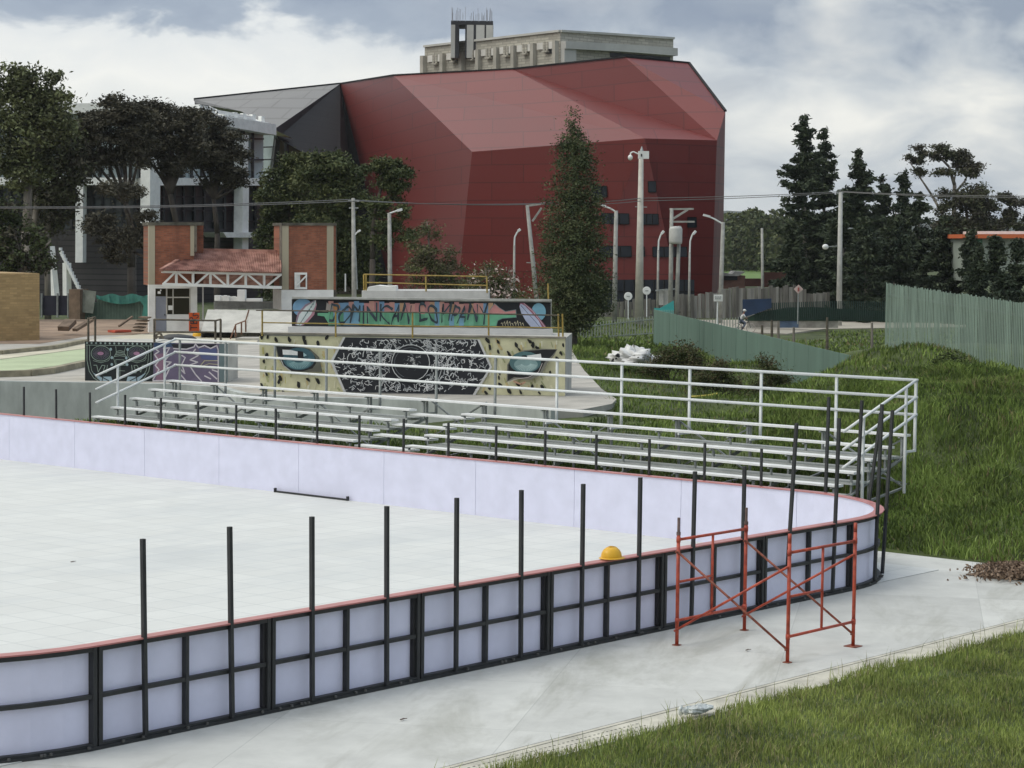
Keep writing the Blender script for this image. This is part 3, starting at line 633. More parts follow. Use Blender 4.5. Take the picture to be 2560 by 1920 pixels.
b = MB(); b.prism([PB.at(482, 502, 2), PB.at(572, 502, 2), PB.at(567, 513, 2), PB.at(490, 513, 2)], -PB.n*2); b.build("canopy", M_white, gb)
b = MB()                                       # roof pergola
for x, yb_, yt in ((1780, 258, 188), (1850, 270, 192), (1922, 285, 200), (1995, 295, 208), (2066, 300, 222)):
    b.bar(PB.at(*z8(x, yb_), .3), PB.at(*z8(x, yt), .3), .38)
b.bar(PB.at(*z8(1700, 185), .3), PB.at(*z8(1990, 238), .3), .28); b.bar(PB.at(*z8(1780, 232), .3), PB.at(*z8(2120, 288), .3), .28); b.bar(PB.at(*z8(1540, 155), .3), PB.at(*z8(1660, 185), .3), .9, .5)
b.build("roof_frame", M_white, gb)
st = thing("outdoor_stair", "white stepped steel stair on tilted posts at the left end of the glass building", "stair", P(150, 645, 150))
z2 = zc(0, 480, 700)
b = MB(); n = 14
for k in range(n):
    u0, v0 = z2(465+(650-465)*k/n, 450+(830-450)*k/n); u1, v1 = z2(465+(650-465)*(k+1)/n, 450+(830-450)*(k+1)/n)
    b.prism([P(u0, v0-3, 150), P(u1, v0-3, 150), P(u1, v1+5, 150), P(u0, v0+7, 150)], Vector((cF.x, cF.y, 0))*.6)
b.build("stringer", M_white, st)
for q in (((398, 430), (436, 825)), ((528, 560), (530, 825))):
    b = MB(); b.bar(P(*z2(*q[0]), 150.5), P(*z2(*q[1]), 150.5), .42, .42); b.build("post", M_white, st)

# ------------------------------------------------------------ gatehouse: two brick towers, tiled roof on white trusses
z5 = zc(350, 540, 550)
GP = Plane(P(300, 718, 100), P(740, 718, 102.5))
M_brick = grid_mat("orange_brick", (.30, .105, .055), (.24, .12, .08), .26, .085, .012, .85, .2, 1.2, frame=(tuple(GP.d), (0, 0, 1), (0, 0, 0)), offset=.5, stain=(.11, .045, .03), stain_scale=.6, stain_stretch=(2, .25, 1), stain_amt=.75)
M_cream = mat("weathered_cream_render", (.50, .46, .33), .9, var=.3, scale=1.2, stretch=(2, 2, .3), col2=(.42, .38, .28))
M_top = mat("mossy_concrete_top", (.10, .095, .075), .95, var=.5, scale=2)
M_tile = None
def roof_tile_mat():
    m = bpy.data.materials.new("clay_roof_tiles"); m.use_nodes = True; nt = m.node_tree; N = nt.nodes.new; L = nt.links.new; b = nt.nodes["Principled BSDF"]
    tc = N("ShaderNodeTexCoord"); n = N("ShaderNodeTexNoise"); n.inputs['Scale'].default_value = 2.2; n.inputs['Detail'].default_value = 5; L(tc.outputs['Object'], n.inputs['Vector'])
    cr = N("ShaderNodeValToRGB"); e = cr.color_ramp.elements; e[0].position = .38; e[0].color = (.25, .115, .085, 1); e[1].position = .62; e[1].color = (.52, .30, .235, 1); L(n.outputs[0], cr.inputs[0]); L(cr.outputs[0], b.inputs['Base Color']); b.inputs['Roughness'].default_value = .8
    return m
M_tile = roof_tile_mat()
gt = thing("gatehouse", "gatehouse with two orange brick towers, clay tile roof and white truss", "gatehouse", GP.at(450, 718))
def fq(pl_, q, dep, o=0.0, zf=z5): return [pl_.at(*zf(*p), o) for p in q], -pl_.n*dep
def fbox(b, x0, y0, x1, y1, dep, o=0.0, m=0, zf=z5, pl_=None):
    pl_ = pl_ or GP; b.prism([pl_.at(*zf(x0, y0), o), pl_.at(*zf(x1, y0), o), pl_.at(*zf(x1, y1), o), pl_.at(*zf(x0, y1), o)], -pl_.n*dep, m)
def part(name, m, parent, rects, dep=.3, o=0.0, zf=z5, pl_=None):
    b = MB()
    for r in rects: fbox(b, *r, dep, o, 0, zf, pl_)
    return b.build(name, m, parent)
part("brick_tower", M_brick, gt, [(92, 96, 542, 700)], 2.4, 0); part("brick_tower", M_brick, gt, [(560, 96, 638, 700)], 1.2, -1.1)
part("brick_tower", M_brick, gt, [(1432, 96, 1968, 742)], 2.4, 0)
for r_c in ((88, 92, 150, 690), (507, 96, 545, 400), (1430, 92, 1495, 742), (1880, 92, 1946, 742)): part("corner_render", M_cream, gt, [r_c], .3, .05)
part("corner_render", M_top, gt, [(1948, 92, 1976, 815)], 2.4, -.02); part("corner_render", mat("dark_stained_render", (.14, .125, .1), .9, var=.4, scale=3), gt, [(546, 70, 572, 360)], .6, .03); part("corner_render", MATS['dark_stained_render'], gt, [(1423, 92, 1440, 742)], .6, .03)
part("tower_cap", M_top, gt, [(84, 62, 642, 94)], 2.6, .08); part("tower_cap", M_top, gt, [(1425, 68, 1978, 96)], 2.6, .08)
part("white_wall", M_white, gt, [(88, 690, 155, 1172), (510, 700, 575, 985), (155, 690, 510, 728)], .4, .06)
part("white_wall", M_white, gt, [(1422, 743, 1946, 945)], 2.4, .08); part("white_wall", M_white, gt, [(268, 990, 500, 1182)], .3, .04)
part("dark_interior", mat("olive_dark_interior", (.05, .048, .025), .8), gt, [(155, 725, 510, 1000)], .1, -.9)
d = part("door", mat("blue_grey_door", (.24, .26, .31), .6, var=.1, scale=2), gt, [(160, 808, 266, 1158)], .08, 0.0); 
b = MB(); fbox(b, 245, 985, 255, 1000, .05, .05); b.build("handle", M_black, d)
part("window_frame", M_concL, gt, [(262, 728, 275, 992), (328, 735, 338, 990), (272, 812, 506, 824), (498, 735, 506, 990)], .08, .02)
part("notice", M_white, gt, [(285, 900, 328, 945)], .02, .06); part("wall_lamp", M_white, gt, [(182, 758, 208, 782), (205, 740, 216, 752)], .15, .2)
part("window_frame", M_white, gt, [(1556, 568, 1680, 590), (1556, 715, 1680, 736), (1556, 590, 1578, 715), (1668, 590, 1680, 715)], .1, .14)
b = MB(); b.bar(GP.at(*z5(1575, 700), .12), GP.at(*z5(1672, 600), .12), .1, .06); b.poly([GP.at(*z5(x, y), .06) for x, y in ((1578, 590), (1610, 590), (1610, 715), (1578, 715))]); b.build("window_frame", M_white, gt)
# tiled roof with real ridges
eL, eR = GP.at(*z5(208, 545), 1.6), GP.at(*z5(1424, 574), 1.6); rL, rR = GP.at(*z5(548, 350), -1.6), GP.at(*z5(1424, 366), -1.6)
b = MB(); n = 66
Nn = (eR-eL).cross(rL-eL).normalized(); Nn = Nn if Nn.z > 0 else -Nn
for i in range(n):
    t0 = i/n; t1 = (i+1)/n; e0 = eL.lerp(eR, t0); e1 = eL.lerp(eR, t1)
    # left end is hipped: ridge start slides
    def up(p, t): 
        f = min(1.0, t/.27); tt = max(0, (t-.27)/.73); q = rL.lerp(rR, tt); return e_(p, q, f)
    def e_(p, q, f): return p.lerp(q, f) if f < 1 else q
    full0 = rL.lerp(rR, max(0, (t0-.20)/.80)); full1 = rL.lerp(rR, max(0, (t1-.20)/.80)); f0 = min(1, t0/.20+.01); f1 = min(1, t1/.20+.01)
    u0_, u1_ = e0.lerp(full0, f0), e1.lerp(full1, f1)
    m0, m1 = (e0+e1)/2+Nn*.07, (u0_+u1_)/2+Nn*.07
    b.poly([e0, m0, m1, u0_]); b.poly([m0, e1, u1_, m1])
rows = 9
for k in range(rows):
    t = (k+.5)/rows; a = eL.lerp(rL, t)+Nn*.05; c = eR.lerp(rR, t)+Nn*.05
b.bar(rL+Vector((0, 0, .05)), rR+Vector((0, 0, .05)), .22, .14); b.bar(eL, rL, .18, .12)
b.build("tile_roof", M_tile, gt, recalc=False)
b = MB(); b.poly([rL, rR, rR-GP.n*3.2-Vector((0, 0, 1.6)), rL-GP.n*3.2-Vector((0, 0, 1.6))]); b.build("rear_roof_slope", M_tile, gt, recalc=False)
b = MB(); bc = [(225, 688), (1424, 722)]; tc_ = [(215, 560), (1424, 590)]; W_ = .085
def T1(x, top): y = (560+(x-215)*.0248) if top else (686+(x-225)*.0275); return GP.at(*z5(x, y), 1.3)
b.bar(T1(225, 0), T1(1424, 0), .11, .13); b.bar(T1(215, 1), T1(1424, 1), .1, .1)
for x in (365, 533, 708, 883, 1063, 1248): b.bar(T1(x, 0), T1(x, 1), W_)
for x0, x1 in ((232, 355), (520, 375), (550, 692), (870, 720), (900, 1052), (1238, 1075), (1262, 1415)): b.bar(T1(x0, 0), T1(x1, 1), W_)
b.build("roof_truss", M_white, gt)
part("steel_post", M_white, gt, [(628, 700, 640, 1060), (2060, 580, 2072, 760)], .12, -.5)
# orange banner
t = thing("orange_banner", "tall orange red banner with black lettering leaning at the gatehouse corner post", "banner", GP.at(*z5(545, 1195), .9))
ob = part("cloth", mat("orange_banner_cloth", (.62, .10, .02), .7, var=.1, scale=3), t, [(493, 972, 597, 1196)], .05, .9)
def text_mesh(s, size):
    cu = bpy.data.curves.new("t", 'FONT'); cu.body = s; cu.size = size; cu.align_x = 'CENTER'; cu.align_y = 'CENTER'
    o = bpy.data.objects.new("t", cu); COL.objects.link(o); dg = bpy.context.evaluated_depsgraph_get(); me = bpy.data.meshes.new_from_object(o.evaluated_get(dg))
    vs_ = [v.co.copy() for v in me.vertices]; fs_ = [tuple(p.vertices) for p in me.polygons]
    COL.objects.unlink(o); bpy.data.objects.remove(o); bpy.data.curves.remove(cu); return vs_, fs_
def put_text(b, s, org, ux, uy, size, sx=1.0, m=0):
    vs_, fs_ = text_mesh(s, size); b.add([org+ux*(v.x*sx)+uy*v.y for v in vs_], fs_, m)
b = MB(); o_ = GP.at(*z5(545, 1130), .97); put_text(b, "ATE", o_, Vector((0, 0, 1)), -GP.d, .46, .95); put_text(b, "RS", GP.at(*z5(545, 1025), .97), (Vector((0, 0, 1))*.8+GP.d*.6).normalized(), (-GP.d*.8+Vector((0, 0, 1))*.6).normalized(), .42)
b.build("lettering", M_dark, ob, recalc=False)
# ------------------------------------------------------------ skate plaza
ZP = 1.0
M_plaza = mat("plaza_concrete", (.40, .38, .335), .9, var=.2, scale=.5, bump=.2, col2=(.50, .475, .42), stretch=(1, 2.5, 1))
M_sand = mat("sandy_ground", (.30, .215, .15), .95, var=.3, scale=.6, bump=.4)
M_beige = mat("beige_concrete", (.56, .52, .40), .9, var=.14, scale=.7)
M_green = mat("pale_green_court", (.43, .50, .31), .85, var=.10, scale=.8)
M_wallc = mat("stained_grey_wall", (.43, .46, .44), .9, var=.22, scale=1.3, stretch=(1, 1, .35), bump=.2)
def flat(name, uv, z, th, m, kind="structure", **k):
    b = MB(); b.prism([G(u, v, z) for u, v in uv][::1], (0, 0, -th)); o = b.build(name, m); tag(o, kind=kind, **k); return o
wl = [(-260, 822), (0, 823), (180, 826), (370, 829.5), (473, 836), (520, 850), (640, 857), (821, 861.5), (1030, 872.5), (1190, 886)]
apron = [(1260, 884), (1322, 872), (1332, 862), (1300, 840), (1262, 800), (1240, 765), (1232, 742), (1226, 722)]
flat("plaza_pavement", wl+apron+[(900, 690), (436, 690), (130, 700), (-260, 712)], ZP, .5, M_plaza)
flat("sandy_yard", [(-260, 742), (85, 742), (200, 724), (340, 722), (342, 690), (-260, 690)], ZP+.012, .3, M_sand)
flat("terrace", [(-260, 770), (-20, 764), (165, 741), (200, 733), (345, 717), (440, 720), (560, 722), (555, 740), (185, 752), (-20, 778), (-260, 790)], ZP+.05, .2, M_beige)
flat("green_court", [(-260, 778), (0, 771), (178, 753), (190, 753), (190, 775), (120, 790), (0, 806), (-260, 812)], ZP+.03, .2, M_green)
t = thing("plaza_kerb", "low pale concrete kerb curving around the green court at the left", "kerb", G(60, 808, ZP))
b = MB()
for pts in ([(-260, 818), (0, 808), (62, 806), (110, 801), (190, 784)], [(-260, 770), (0, 763), (120, 751), (182, 738)]):
    for q0, q1 in zip(pts, pts[1:]): b.bar(G(*q0, ZP+.09), G(*q1, ZP+.09), .25, .2)
b.build("kerb_stone", mat("weathered_kerb", (.30, .27, .19), .9, var=.25, scale=2), t)
# retaining wall in front of the plaza
b = MB()
for q0, q1 in zip(wl, wl[1:]):
    a, c = G(*q0, ZP+.02), G(*q1, ZP+.02); nrm = Vector(((c-a).y, -(c-a).x, 0)).normalized(); nrm = nrm if nrm.dot(CP-a) > 0 else -nrm
    b.prism([a, c, c-nrm*.25, a-nrm*.25], (0, 0, -1.9))
rw = thing("retaining_wall", "low stained grey concrete retaining wall with white scribbles behind the bleachers", "wall", G(300, 829, ZP)); b.build("wall", M_wallc, rw)
def scribble(b, at, x0, y0, x1, y1, n, w=.02, rn=random, m=0, seg=5):
    for _ in range(n):
        x, y = rn.uniform(x0, x1), rn.uniform(y0, y1); a = rn.uniform(0, 6.28); pts = [(x, y)]
        for k in range(seg): a += rn.uniform(-1.5, 1.5); x = min(x1, max(x0, x+math.cos(a)*(x1-x0)*.06)); y = min(y1, max(y0, y+math.sin(a)*(y1-y0)*.25)); pts.append((x, y))
        for p0, p1 in zip(pts, pts[1:]):
            if p0 != p1: b.bar(at(*p0), at(*p1), w, .012)
wp = Plane(G(0, 823, ZP), G(370, 829.5, ZP))
b = MB(); scribble(b, lambda u, v: wp.at(u, v, .02), 80, 868, 330, 892, 26, .04); b.build("graffiti", mat("white_spray", (.55, .57, .56), .8), rw)

# painting helper: layered flat paint on a wall
class Art:
    def __init__(s, pl_, o=.02, zf=lambda x, y: (x, y)): s.pl = pl_; s.o = o; s.zf = zf; s.b = MB(); s.mats = []; s.k = 0
    def mi(s, c):
        g_ = sum(c)/3; c = tuple(int(x*.78+g_*.22) for x in c); nm = "paint_%d_%d_%d" % tuple(c); m = mat(nm, s2l(c), .75, var=.10, scale=3)
        if m not in s.mats: s.mats.append(m)
        return s.mats.index(m)
    def at(s, x, y): return s.pl.at(*s.zf(x, y), s.o+s.k*.0008)
    def poly(s, pts, c): s.k += 1; s.b.poly([s.at(*p) for p in pts], s.mi(c))
    def ell(s, x, y, rx, ry, c, n=20, a0=0): s.poly([(x+rx*math.cos(a0+2*math.pi*i/n), y+ry*math.sin(a0+2*math.pi*i/n)) for i in range(n)], c)
    def line(s, pts, w, c):
        s.k += 1; m = s.mi(c)
        for (x0, y0), (x1, y1) in zip(pts, pts[1:]):
            d = math.hypot(x1-x0, y1-y0) or 1; nx, ny = -(y1-y0)/d*w/2, (x1-x0)/d*w/2; ex, ey = (x1-x0)/d*w*.3, (y1-y0)/d*w*.3
            s.b.poly([s.at(x0+nx-ex, y0+ny-ey), s.at(x1+nx+ex, y1+ny+ey), s.at(x1-nx+ex, y1-ny+ey), s.at(x0-nx-ex, y0-ny-ey)], m)
        s.k -= .8
    def ring(s, x, y, rx, ry, w, c, n=22, a=0, e=2*math.pi): s.line([(x+rx*math.cos(a+(e)*i/n), y+ry*math.sin(a+e*i/n)) for i in range(n+1)], w, c)
    def spot(s, x, y, r, c, el=1.6, n=9):
        a = random.uniform(-.6, .6)+1.3; s.poly([(lambda t, q: (x+q*math.cos(t)*el*math.cos(a)-q*math.sin(t)*math.sin(a), y+q*math.cos(t)*el*math.sin(a)+q*math.sin(t)*math.cos(a)))(2*math.pi*i/n, r*random.uniform(.65, 1.1)) for i in range(n)], c)
    def build(s, name, parent): return s.b.build(name, s.mats, parent, recalc=False)

# --- lower block with the jaguar eye mural
LP = Plane(G(562, 845, ZP), G(1221, 856, ZP)); zz2 = zc(640, 720, 460); zz3 = zc(1050, 720, 400)
lb = thing("mural_block", "long skate park block painted with yellow jaguar eyes around a dark glyph disc", "skate ramp", G(890, 851, ZP))
TL_, TR_ = LP.at(559.5, 723), LP.at(1221, 727); ztop = (TL_.z+TR_.z)/2
a0, a1 = G(562, 845, ZP), G(1221, 856, ZP)
b = MB(); b.prism([Vector((a0.x, a0.y, .6)), Vector((a1.x, a1.y, .6)), Vector((a1.x, a1.y, ztop)), Vector((a0.x, a0.y, ztop))], -LP.n*3.4); b.build("block", M_concL, lb)
b = MB(); b.bar(Vector((a0.x, a0.y, ztop+.01)), Vector((a1.x, a1.y, ztop+.01)), .12, .05); b.build("coping", mat("steel_coping", (.25, .23, .19), .6, var=.3, scale=2), lb)
ar = Art(LP, .015)
YB = (206, 203, 158)
ar.poly([(560, 725.5), (1221, 730), (1220.5, 855), (562, 845)], YB)
for i in range(300):
    x = random.uniform(564, 1216); y = random.uniform(730, 842)
    if 735 < x < 1045: continue
    c = random.choice([(210, 206, 140), (174, 176, 116), (216, 212, 172), (190, 182, 100), (206, 184, 120), (158, 164, 112), (222, 220, 190)])
    a = random.uniform(-.5, .5)+1.4; l = random.uniform(5, 16); ar.line([(x, y), (x+l*math.cos(a), min(846, y+l*math.sin(a)))], random.uniform(1.5, 4.5), c)
spots = [zz2(*p) for p in ((70, 580), (140, 590), (240, 620), (400, 620), (575, 600), (590, 650), (745, 670), (850, 595), (130, 810), (95, 880), (125, 1035), (290, 1080), (275, 1130), (510, 1165), (625, 1100), (745, 1120), (70, 1165), (75, 1200), (330, 1250))]+[zz3(*p) for p in ((930, 722), (1080, 745), (965, 820), (1080, 880), (1040, 1020), (1330, 790), (1370, 850), (1230, 910), (1520, 740), (1560, 790), (1620, 825), (1100, 1170), (1090, 1240), (1800, 1170), (1690, 1370), (1390, 1440), (1350, 1330), (1110, 1340), (1230, 1420), (1550, 1370), (1950, 905), (1900, 975), (960, 1380), (915, 1450), (1980, 790), (1650, 1450))]
for (x, y) in spots: ar.spot(x, y, random.uniform(2.6, 4.6), (24, 26, 22), 1.9)
# dark hexagon with glyphs
ar.poly([(741, 728), (1036, 733), (1063, 792.5), (1027, 853), (742, 847), (713, 781)], (196, 198, 196))
ar.poly([(746, 728.5), (1031, 733.5), (1058, 792.5), (1021, 852.6), (747, 846.5), (719, 781)], (30, 34, 42))
GC = (206, 210, 210)
for rr_ in (66,):
    pts = []
    for i in range(61):
        a = 2*math.pi*i/60; x = 887+rr_*1.02*math.cos(a); y = 788+rr_*.98*math.sin(a)
        if 731 < y < 848 and 729 < x < 1048: pts.append((x, y))
        else:
            if len(pts) > 2: ar.line(pts, 1.1, GC)
            pts = []
    if len(pts) > 2: ar.line(pts, 1.1, GC)
for i in range(900):                            # carved glyph strokes, radiating round the disc
    a = random.uniform(0, 6.28); r = random.uniform(46, 158); x = 887+r*math.cos(a); y = 788+r*.97*math.sin(a)
    if not (733 < y < 845) or abs(x-888)+abs(y-790)*.45 > 163: continue
    pts = [(x, y)]; b_ = a+random.choice((0, 1.57, .8, -.8))
    for k in range(random.choice((2, 3, 4))):
        b_ += random.uniform(-1.9, 1.9); l = random.uniform(3, 7.5); x2 = x+l*math.cos(b_); y2 = y+l*math.sin(b_)
        if 733 < y2 < 846: pts.append((x2, y2)); x, y = x2, y2
    if len(pts) > 1: ar.line(pts, random.uniform(.9, 1.7), random.choice([GC, (170, 176, 178), (222, 224, 222)]))
ar.ell(887, 784, 41, 39.5, (24, 28, 36)); ar.ring(887, 784, 41, 39.5, 1.5, GC); ar.ring(887, 784, 35, 33, .9, (110, 118, 124), a=2, e=3.2)
for i in range(60): 
    a = random.uniform(0, 6.28); r = random.uniform(2, 24); x, y = 890+r*.8*math.cos(a), 778+r*1.1*math.sin(a); ar.line([(x, y), (x+random.uniform(-5, 5), y+random.uniform(-5, 5))], random.uniform(1, 2.6), random.choice([(150, 152, 150), (104, 108, 112), (62, 68, 74), (182, 184, 182)]))
# eyes
ar.zf = zz2
ar.poly([(180, 660), (480, 690), (650, 730), (760, 830), (800, 1010), (700, 1010), (420, 1005), (320, 930), (260, 820), (240, 720)], (96, 98, 84))
ar.poly([(245, 705), (480, 700), (640, 740), (715, 830), (722, 905), (680, 965), (560, 1003), (420, 995), (330, 930), (275, 830)], (22, 28, 32))
ar.ell(515, 850, 192, 134, (52, 96, 108), 26); ar.ell(515, 890, 150, 85, (84, 132, 140), 22); ar.ell(515, 830, 120, 60, (46, 86, 98), 20)
for i in range(16): a = .2+2.7*i/16; ar.line([(515+60*math.cos(a), 870+35*math.sin(a)), (515+130*math.cos(a), 880+85*math.sin(a))], 6, (140, 184, 188))
ar.poly([(318, 740), (420, 745), (500, 765), (500, 808), (322, 800)], (224, 228, 226)); ar.poly([(500, 755), (568, 765), (572, 845), (540, 855), (505, 845)], (18, 22, 30)); ar.poly([(570, 775), (612, 808), (572, 825)], (150, 190, 196))
ar.line([(285, 830), (330, 930), (420, 1000)], 9, (186, 190, 186))
ar.zf = zz3
ar.poly([(1900, 845), (1700, 838), (1440, 858), (1290, 930), (1205, 1060), (1195, 1300), (1330, 1250), (1520, 1275), (1680, 1200), (1760, 1040), (1850, 940)], (120, 118, 104))
ar.poly([(1890, 852), (1700, 852), (1450, 872), (1300, 940), (1222, 1060), (1212, 1282), (1300, 1232), (1500, 1244), (1650, 1180), (1720, 1030), (1830, 930)], (20, 22, 28))
ar.ell(1455, 1025, 218, 148, (70, 112, 116), 26); ar.ell(1465, 1060, 165, 95, (122, 158, 158), 22)
for i in range(16): a = .2+2.7*i/16; ar.line([(1465+60*math.cos(a), 1040+35*math.sin(a)), (1465+150*math.cos(a), 1050+95*math.sin(a))], 7, (168, 200, 198))
ar.poly([(1480, 935), (1670, 908), (1680, 968), (1490, 970)], (226, 228, 226)); ar.poly([(1405, 935), (1468, 928), (1478, 972), (1410, 975)], (20, 26, 34))
ar.line([(1690, 1040), (1640, 1160), (1500, 1235), (1300, 1262), (1220, 1300)], 9, (190, 180, 176)); ar.line([(1300, 1290), (1400, 1330), (1450, 1300)], 26, (186, 140, 110))
ar.zf = lambda x, y: (x, y)
ar.build("painting", lb)
# --- plinth and upper wall with surfboards and lettering
UP = Plane(G(625, 718, ztop), G(1192, 724, ztop))
uw = thing("graffiti_wall", "long black painted wall with pink and green letters and surfboards above the jaguar mural", "wall", G(900, 720, ztop))
b = MB(); q = [UP.at(*zz2(412, 462)), UP.at(*zz3(1828, 575)), Vector((0, 0, 0)), Vector((0, 0, 0))]; zt = (q[0].z+q[1].z)/2; za = ztop+.001
e0, e1 = UP.at(622, 718), UP.at(1194, 724)
b.prism([Vector((e0.x, e0.y, za)), Vector((e1.x, e1.y, za)), Vector((e1.x, e1.y, zt)), Vector((e0.x, e0.y, zt))], -UP.n*1.1); b.build("plinth", mat("whitewashed_plinth", (.55, .55, .54), .8, var=.08, scale=1.5), uw)
t0 = UP.at(*zz2(428, 125)); t1 = UP.at(*zz3(1812, 195)); zt2 = (t0.z+t1.z)/2
w0, w1 = UP.at(631, 700, -.3), UP.at(1191, 705, -.3)
b = MB(); b.prism([Vector((w0.x, w0.y, zt+.002)), Vector((w1.x, w1.y, zt+.002)), Vector((w1.x, w1.y, zt2)), Vector((w0.x, w0.y, zt2))], -UP.n*.3); b.build("wall", M_conc, uw)
b = MB(); b.bar(Vector((w0.x, w0.y, zt2+.03)), Vector((w1.x, w1.y, zt2+.03)), .22, .06); b.build("coping", M_conc, uw)
ar = Art(UP, -.285, zz2)
ar.k = 0; ar.poly([(430, 135), (9999*0+2216+2160*0, 150), (2216, 470), (430, 455)], (26, 30, 36)); ar.zf = zz3; ar.poly([(-60, 188), (1808, 200), (1808, 552), (-60, 530)], (26, 30, 36))
ar.zf = zz2
ar.ell(560, 235, 120, 110, (104, 152, 190)); ar.poly([(470, 445), (500, 300), (590, 200), (715, 140), (730, 200), (700, 320), (620, 410), (560, 450)], (176, 120, 134)); ar.poly([(485, 445), (520, 320), (600, 225), (722, 145), (715, 210), (660, 320), (590, 400), (540, 450)], (196, 208, 206))
for k in range(8): ar.line([(520+24*k, 440-34*k), (560+20*k, 380-32*k)], 7, (60, 110, 108))
ar.line([(480, 440), (510, 310), (590, 215), (700, 150)], 9, (110, 120, 140))
# letters: pink-orange top half, green lower half
def band(zf_, x0, x1, yt, ym, yb, n):
    ar.zf = zf_
    for i in range(n):
        xa = x0+(x1-x0)*i/n; xb = x0+(x1-x0)*(i+1)/n; j = random.uniform(-18, 18)
        top = [(200, 140, 126), (186, 118, 118), (196, 150, 110), (200, 128, 128)][i % 4] if random.random() < .85 else (104, 150, 190)
        lo = [(92, 170, 128), (104, 180, 140), (86, 160, 120)][i % 3] if random.random() < .7 else (104, 160, 190)
        ar.poly([(xa, yt+j), (xb, yt+j), (xb, ym+j*.3), (xa, ym+j*.3)], top); ar.k -= .6; ar.poly([(xa, ym+j*.3), (xb, ym+j*.3), (xb, yb), (xa, yb)], lo); ar.k -= .6
band(zz2, 870, 2216, 172, 292, 448, 22); band(zz3, 0, 1010, 205, 355, 520, 15)
ar.zf = zz3; ar.poly([(960, 300), (1030, 220), (1100, 280), (1180, 330), (1320, 305), (1330, 350), (960, 360)], (200, 128, 124)); ar.poly([(960, 358), (1330, 352), (1325, 400), (1150, 420), (1080, 450), (1060, 525), (960, 525)], (92, 176, 132))
ar.zf = zz2; ar.poly([(740, 300), (900, 300), (960, 440), (880, 440), (820, 340), (740, 330)], (92, 170, 128)); ar.ell(970, 225, 42, 42, (196, 134, 72)); ar.poly([(840, 265), (850, 170), (880, 200), (920, 180), (935, 265)], (150, 140, 132))
ar.k += 2
tb = MB(); L0 = UP.at(*zz2(860, 430)); L1 = UP.at(*zz3(960, 500)); ux = (L1-L0).normalized(); Ln = (L1-L0).length; up_ = Vector((0, 0, 1))
H_ = (UP.at(*zz2(900, 190)).z-UP.at(*zz2(900, 440)).z)
put_text(tb, "DOMINICAN COMPANY", UP.at(*zz2(1500, 318), -.19)+ux*(Ln*.12), ux, (up_+ux*.18), H_*1.28, 1.0)
xs2 = [v[0]*ux.x+v[1]*ux.y for v in tb.v]; cxm = (max(xs2)+min(xs2))/2; sxs = Ln*1.0/(max(xs2)-min(xs2)); ctr = (L0+L1)/2; cc0 = ctr.x*ux.x+ctr.y*ux.y
tb.v = [tuple(Vector(v)+Vector((ux.x, ux.y, 0))*((q_-cxm)*sxs+cc0-q_)) for v, q_ in zip(tb.v, xs2)]
tb.v = [(v[0]+ux.x*.05*math.sin(v[2]*9+q_*2), v[1]+ux.y*.05*math.sin(v[2]*9+q_*2), v[2]+.05*math.sin(q_*5.3)+.03*math.sin(q_*13)) for v, q_ in zip(tb.v, xs2)]
ar.zf = zz3
ar.line([(960, 310), (1030, 215), (1100, 275), (1180, 325), (1325, 300), (1330, 410)], 8, (120, 140, 140)); ar.line([(1330, 405), (1140, 420), (1075, 450), (1055, 525)], 8, (90, 120, 120))
ar.ell(1640, 330, 100, 122, (104, 164, 188)); ar.poly([(1372, 250), (1385, 205), (1440, 205), (1540, 280), (1640, 400), (1755, 548), (1540, 548), (1460, 450), (1400, 340)], (150, 84, 104)); ar.poly([(1375, 255), (1392, 215), (1450, 245), (1540, 340), (1640, 450), (1690, 545), (1540, 545), (1460, 450), (1400, 345)], (168, 178, 208))
ar.line([(1395, 240), (1500, 360), (1600, 470), (1660, 545)], 8, (90, 96, 130)); ar.line([(1440, 215), (1560, 320), (1660, 450), (1730, 545)], 8, (196, 170, 180))
for k in range(9): x = 1120+36*k; ar.line([(x, 500-random.uniform(0, 30)), (x+14, 470-random.uniform(-20, 20)), (x+26, 520)], 6, (200, 190, 150))
ar.build("painting", uw); tb.build("lettering", mat("paint_black_letter", s2l((44, 58, 66)), .75, var=.4, scale=4), uw, recalc=False)
# --- low yellow rail in front of the upper wall
def rail(name, label, pl_, posts, rails, cm, r=.035, rm=None, par=None, cat="handrail"):
    t = par or thing(name, label, cat, pl_.at(*posts[0][0], 0) if posts else pl_.at(*rails[0][0]))
    for p0, p1 in posts: b = MB(); b.bar(pl_.at(*p0), pl_.at(*p1), r*1.6); b.build("post", cm, t)
    for rr in rails:
        b = MB(); b.path([pl_.at(*q) for q in rr], r, 6); b.build("rail", rm or cm, t)
    return t
RPl = Plane(G(562, 723.5, ztop+.01)-LP.n*.15, G(1221, 727.5, ztop+.01)-LP.n*.15)
M_rustr = mat("rusty_dark_rail", (.10, .085, .06), .7, var=.5, scale=5)
rail("yellow_railing", "rusty yellow railing along the top of the jaguar eye block", RPl, [(zz2(75, 268), zz2(75, 575)), (zz2(958, 285), zz2(958, 590)), (zz2(1882, 290), zz2(1882, 600)), (zz3(948, 365), zz3(950, 700)), ((1206, 678), (1207, 728)), ((1215, 678), (1216, 728))],
     [[zz2(0, 266), zz2(2210, 298), zz3(1930, 378)]], M_yellow, .022, M_rustr)
rail("yellow_railing", "", RPl, [], [[zz2(80, 415), zz2(960, 430), zz2(1880, 458), zz3(950, 535), zz3(1950, 550)]], M_yellow, .02, par=bpy.data.objects["yellow_railing"])
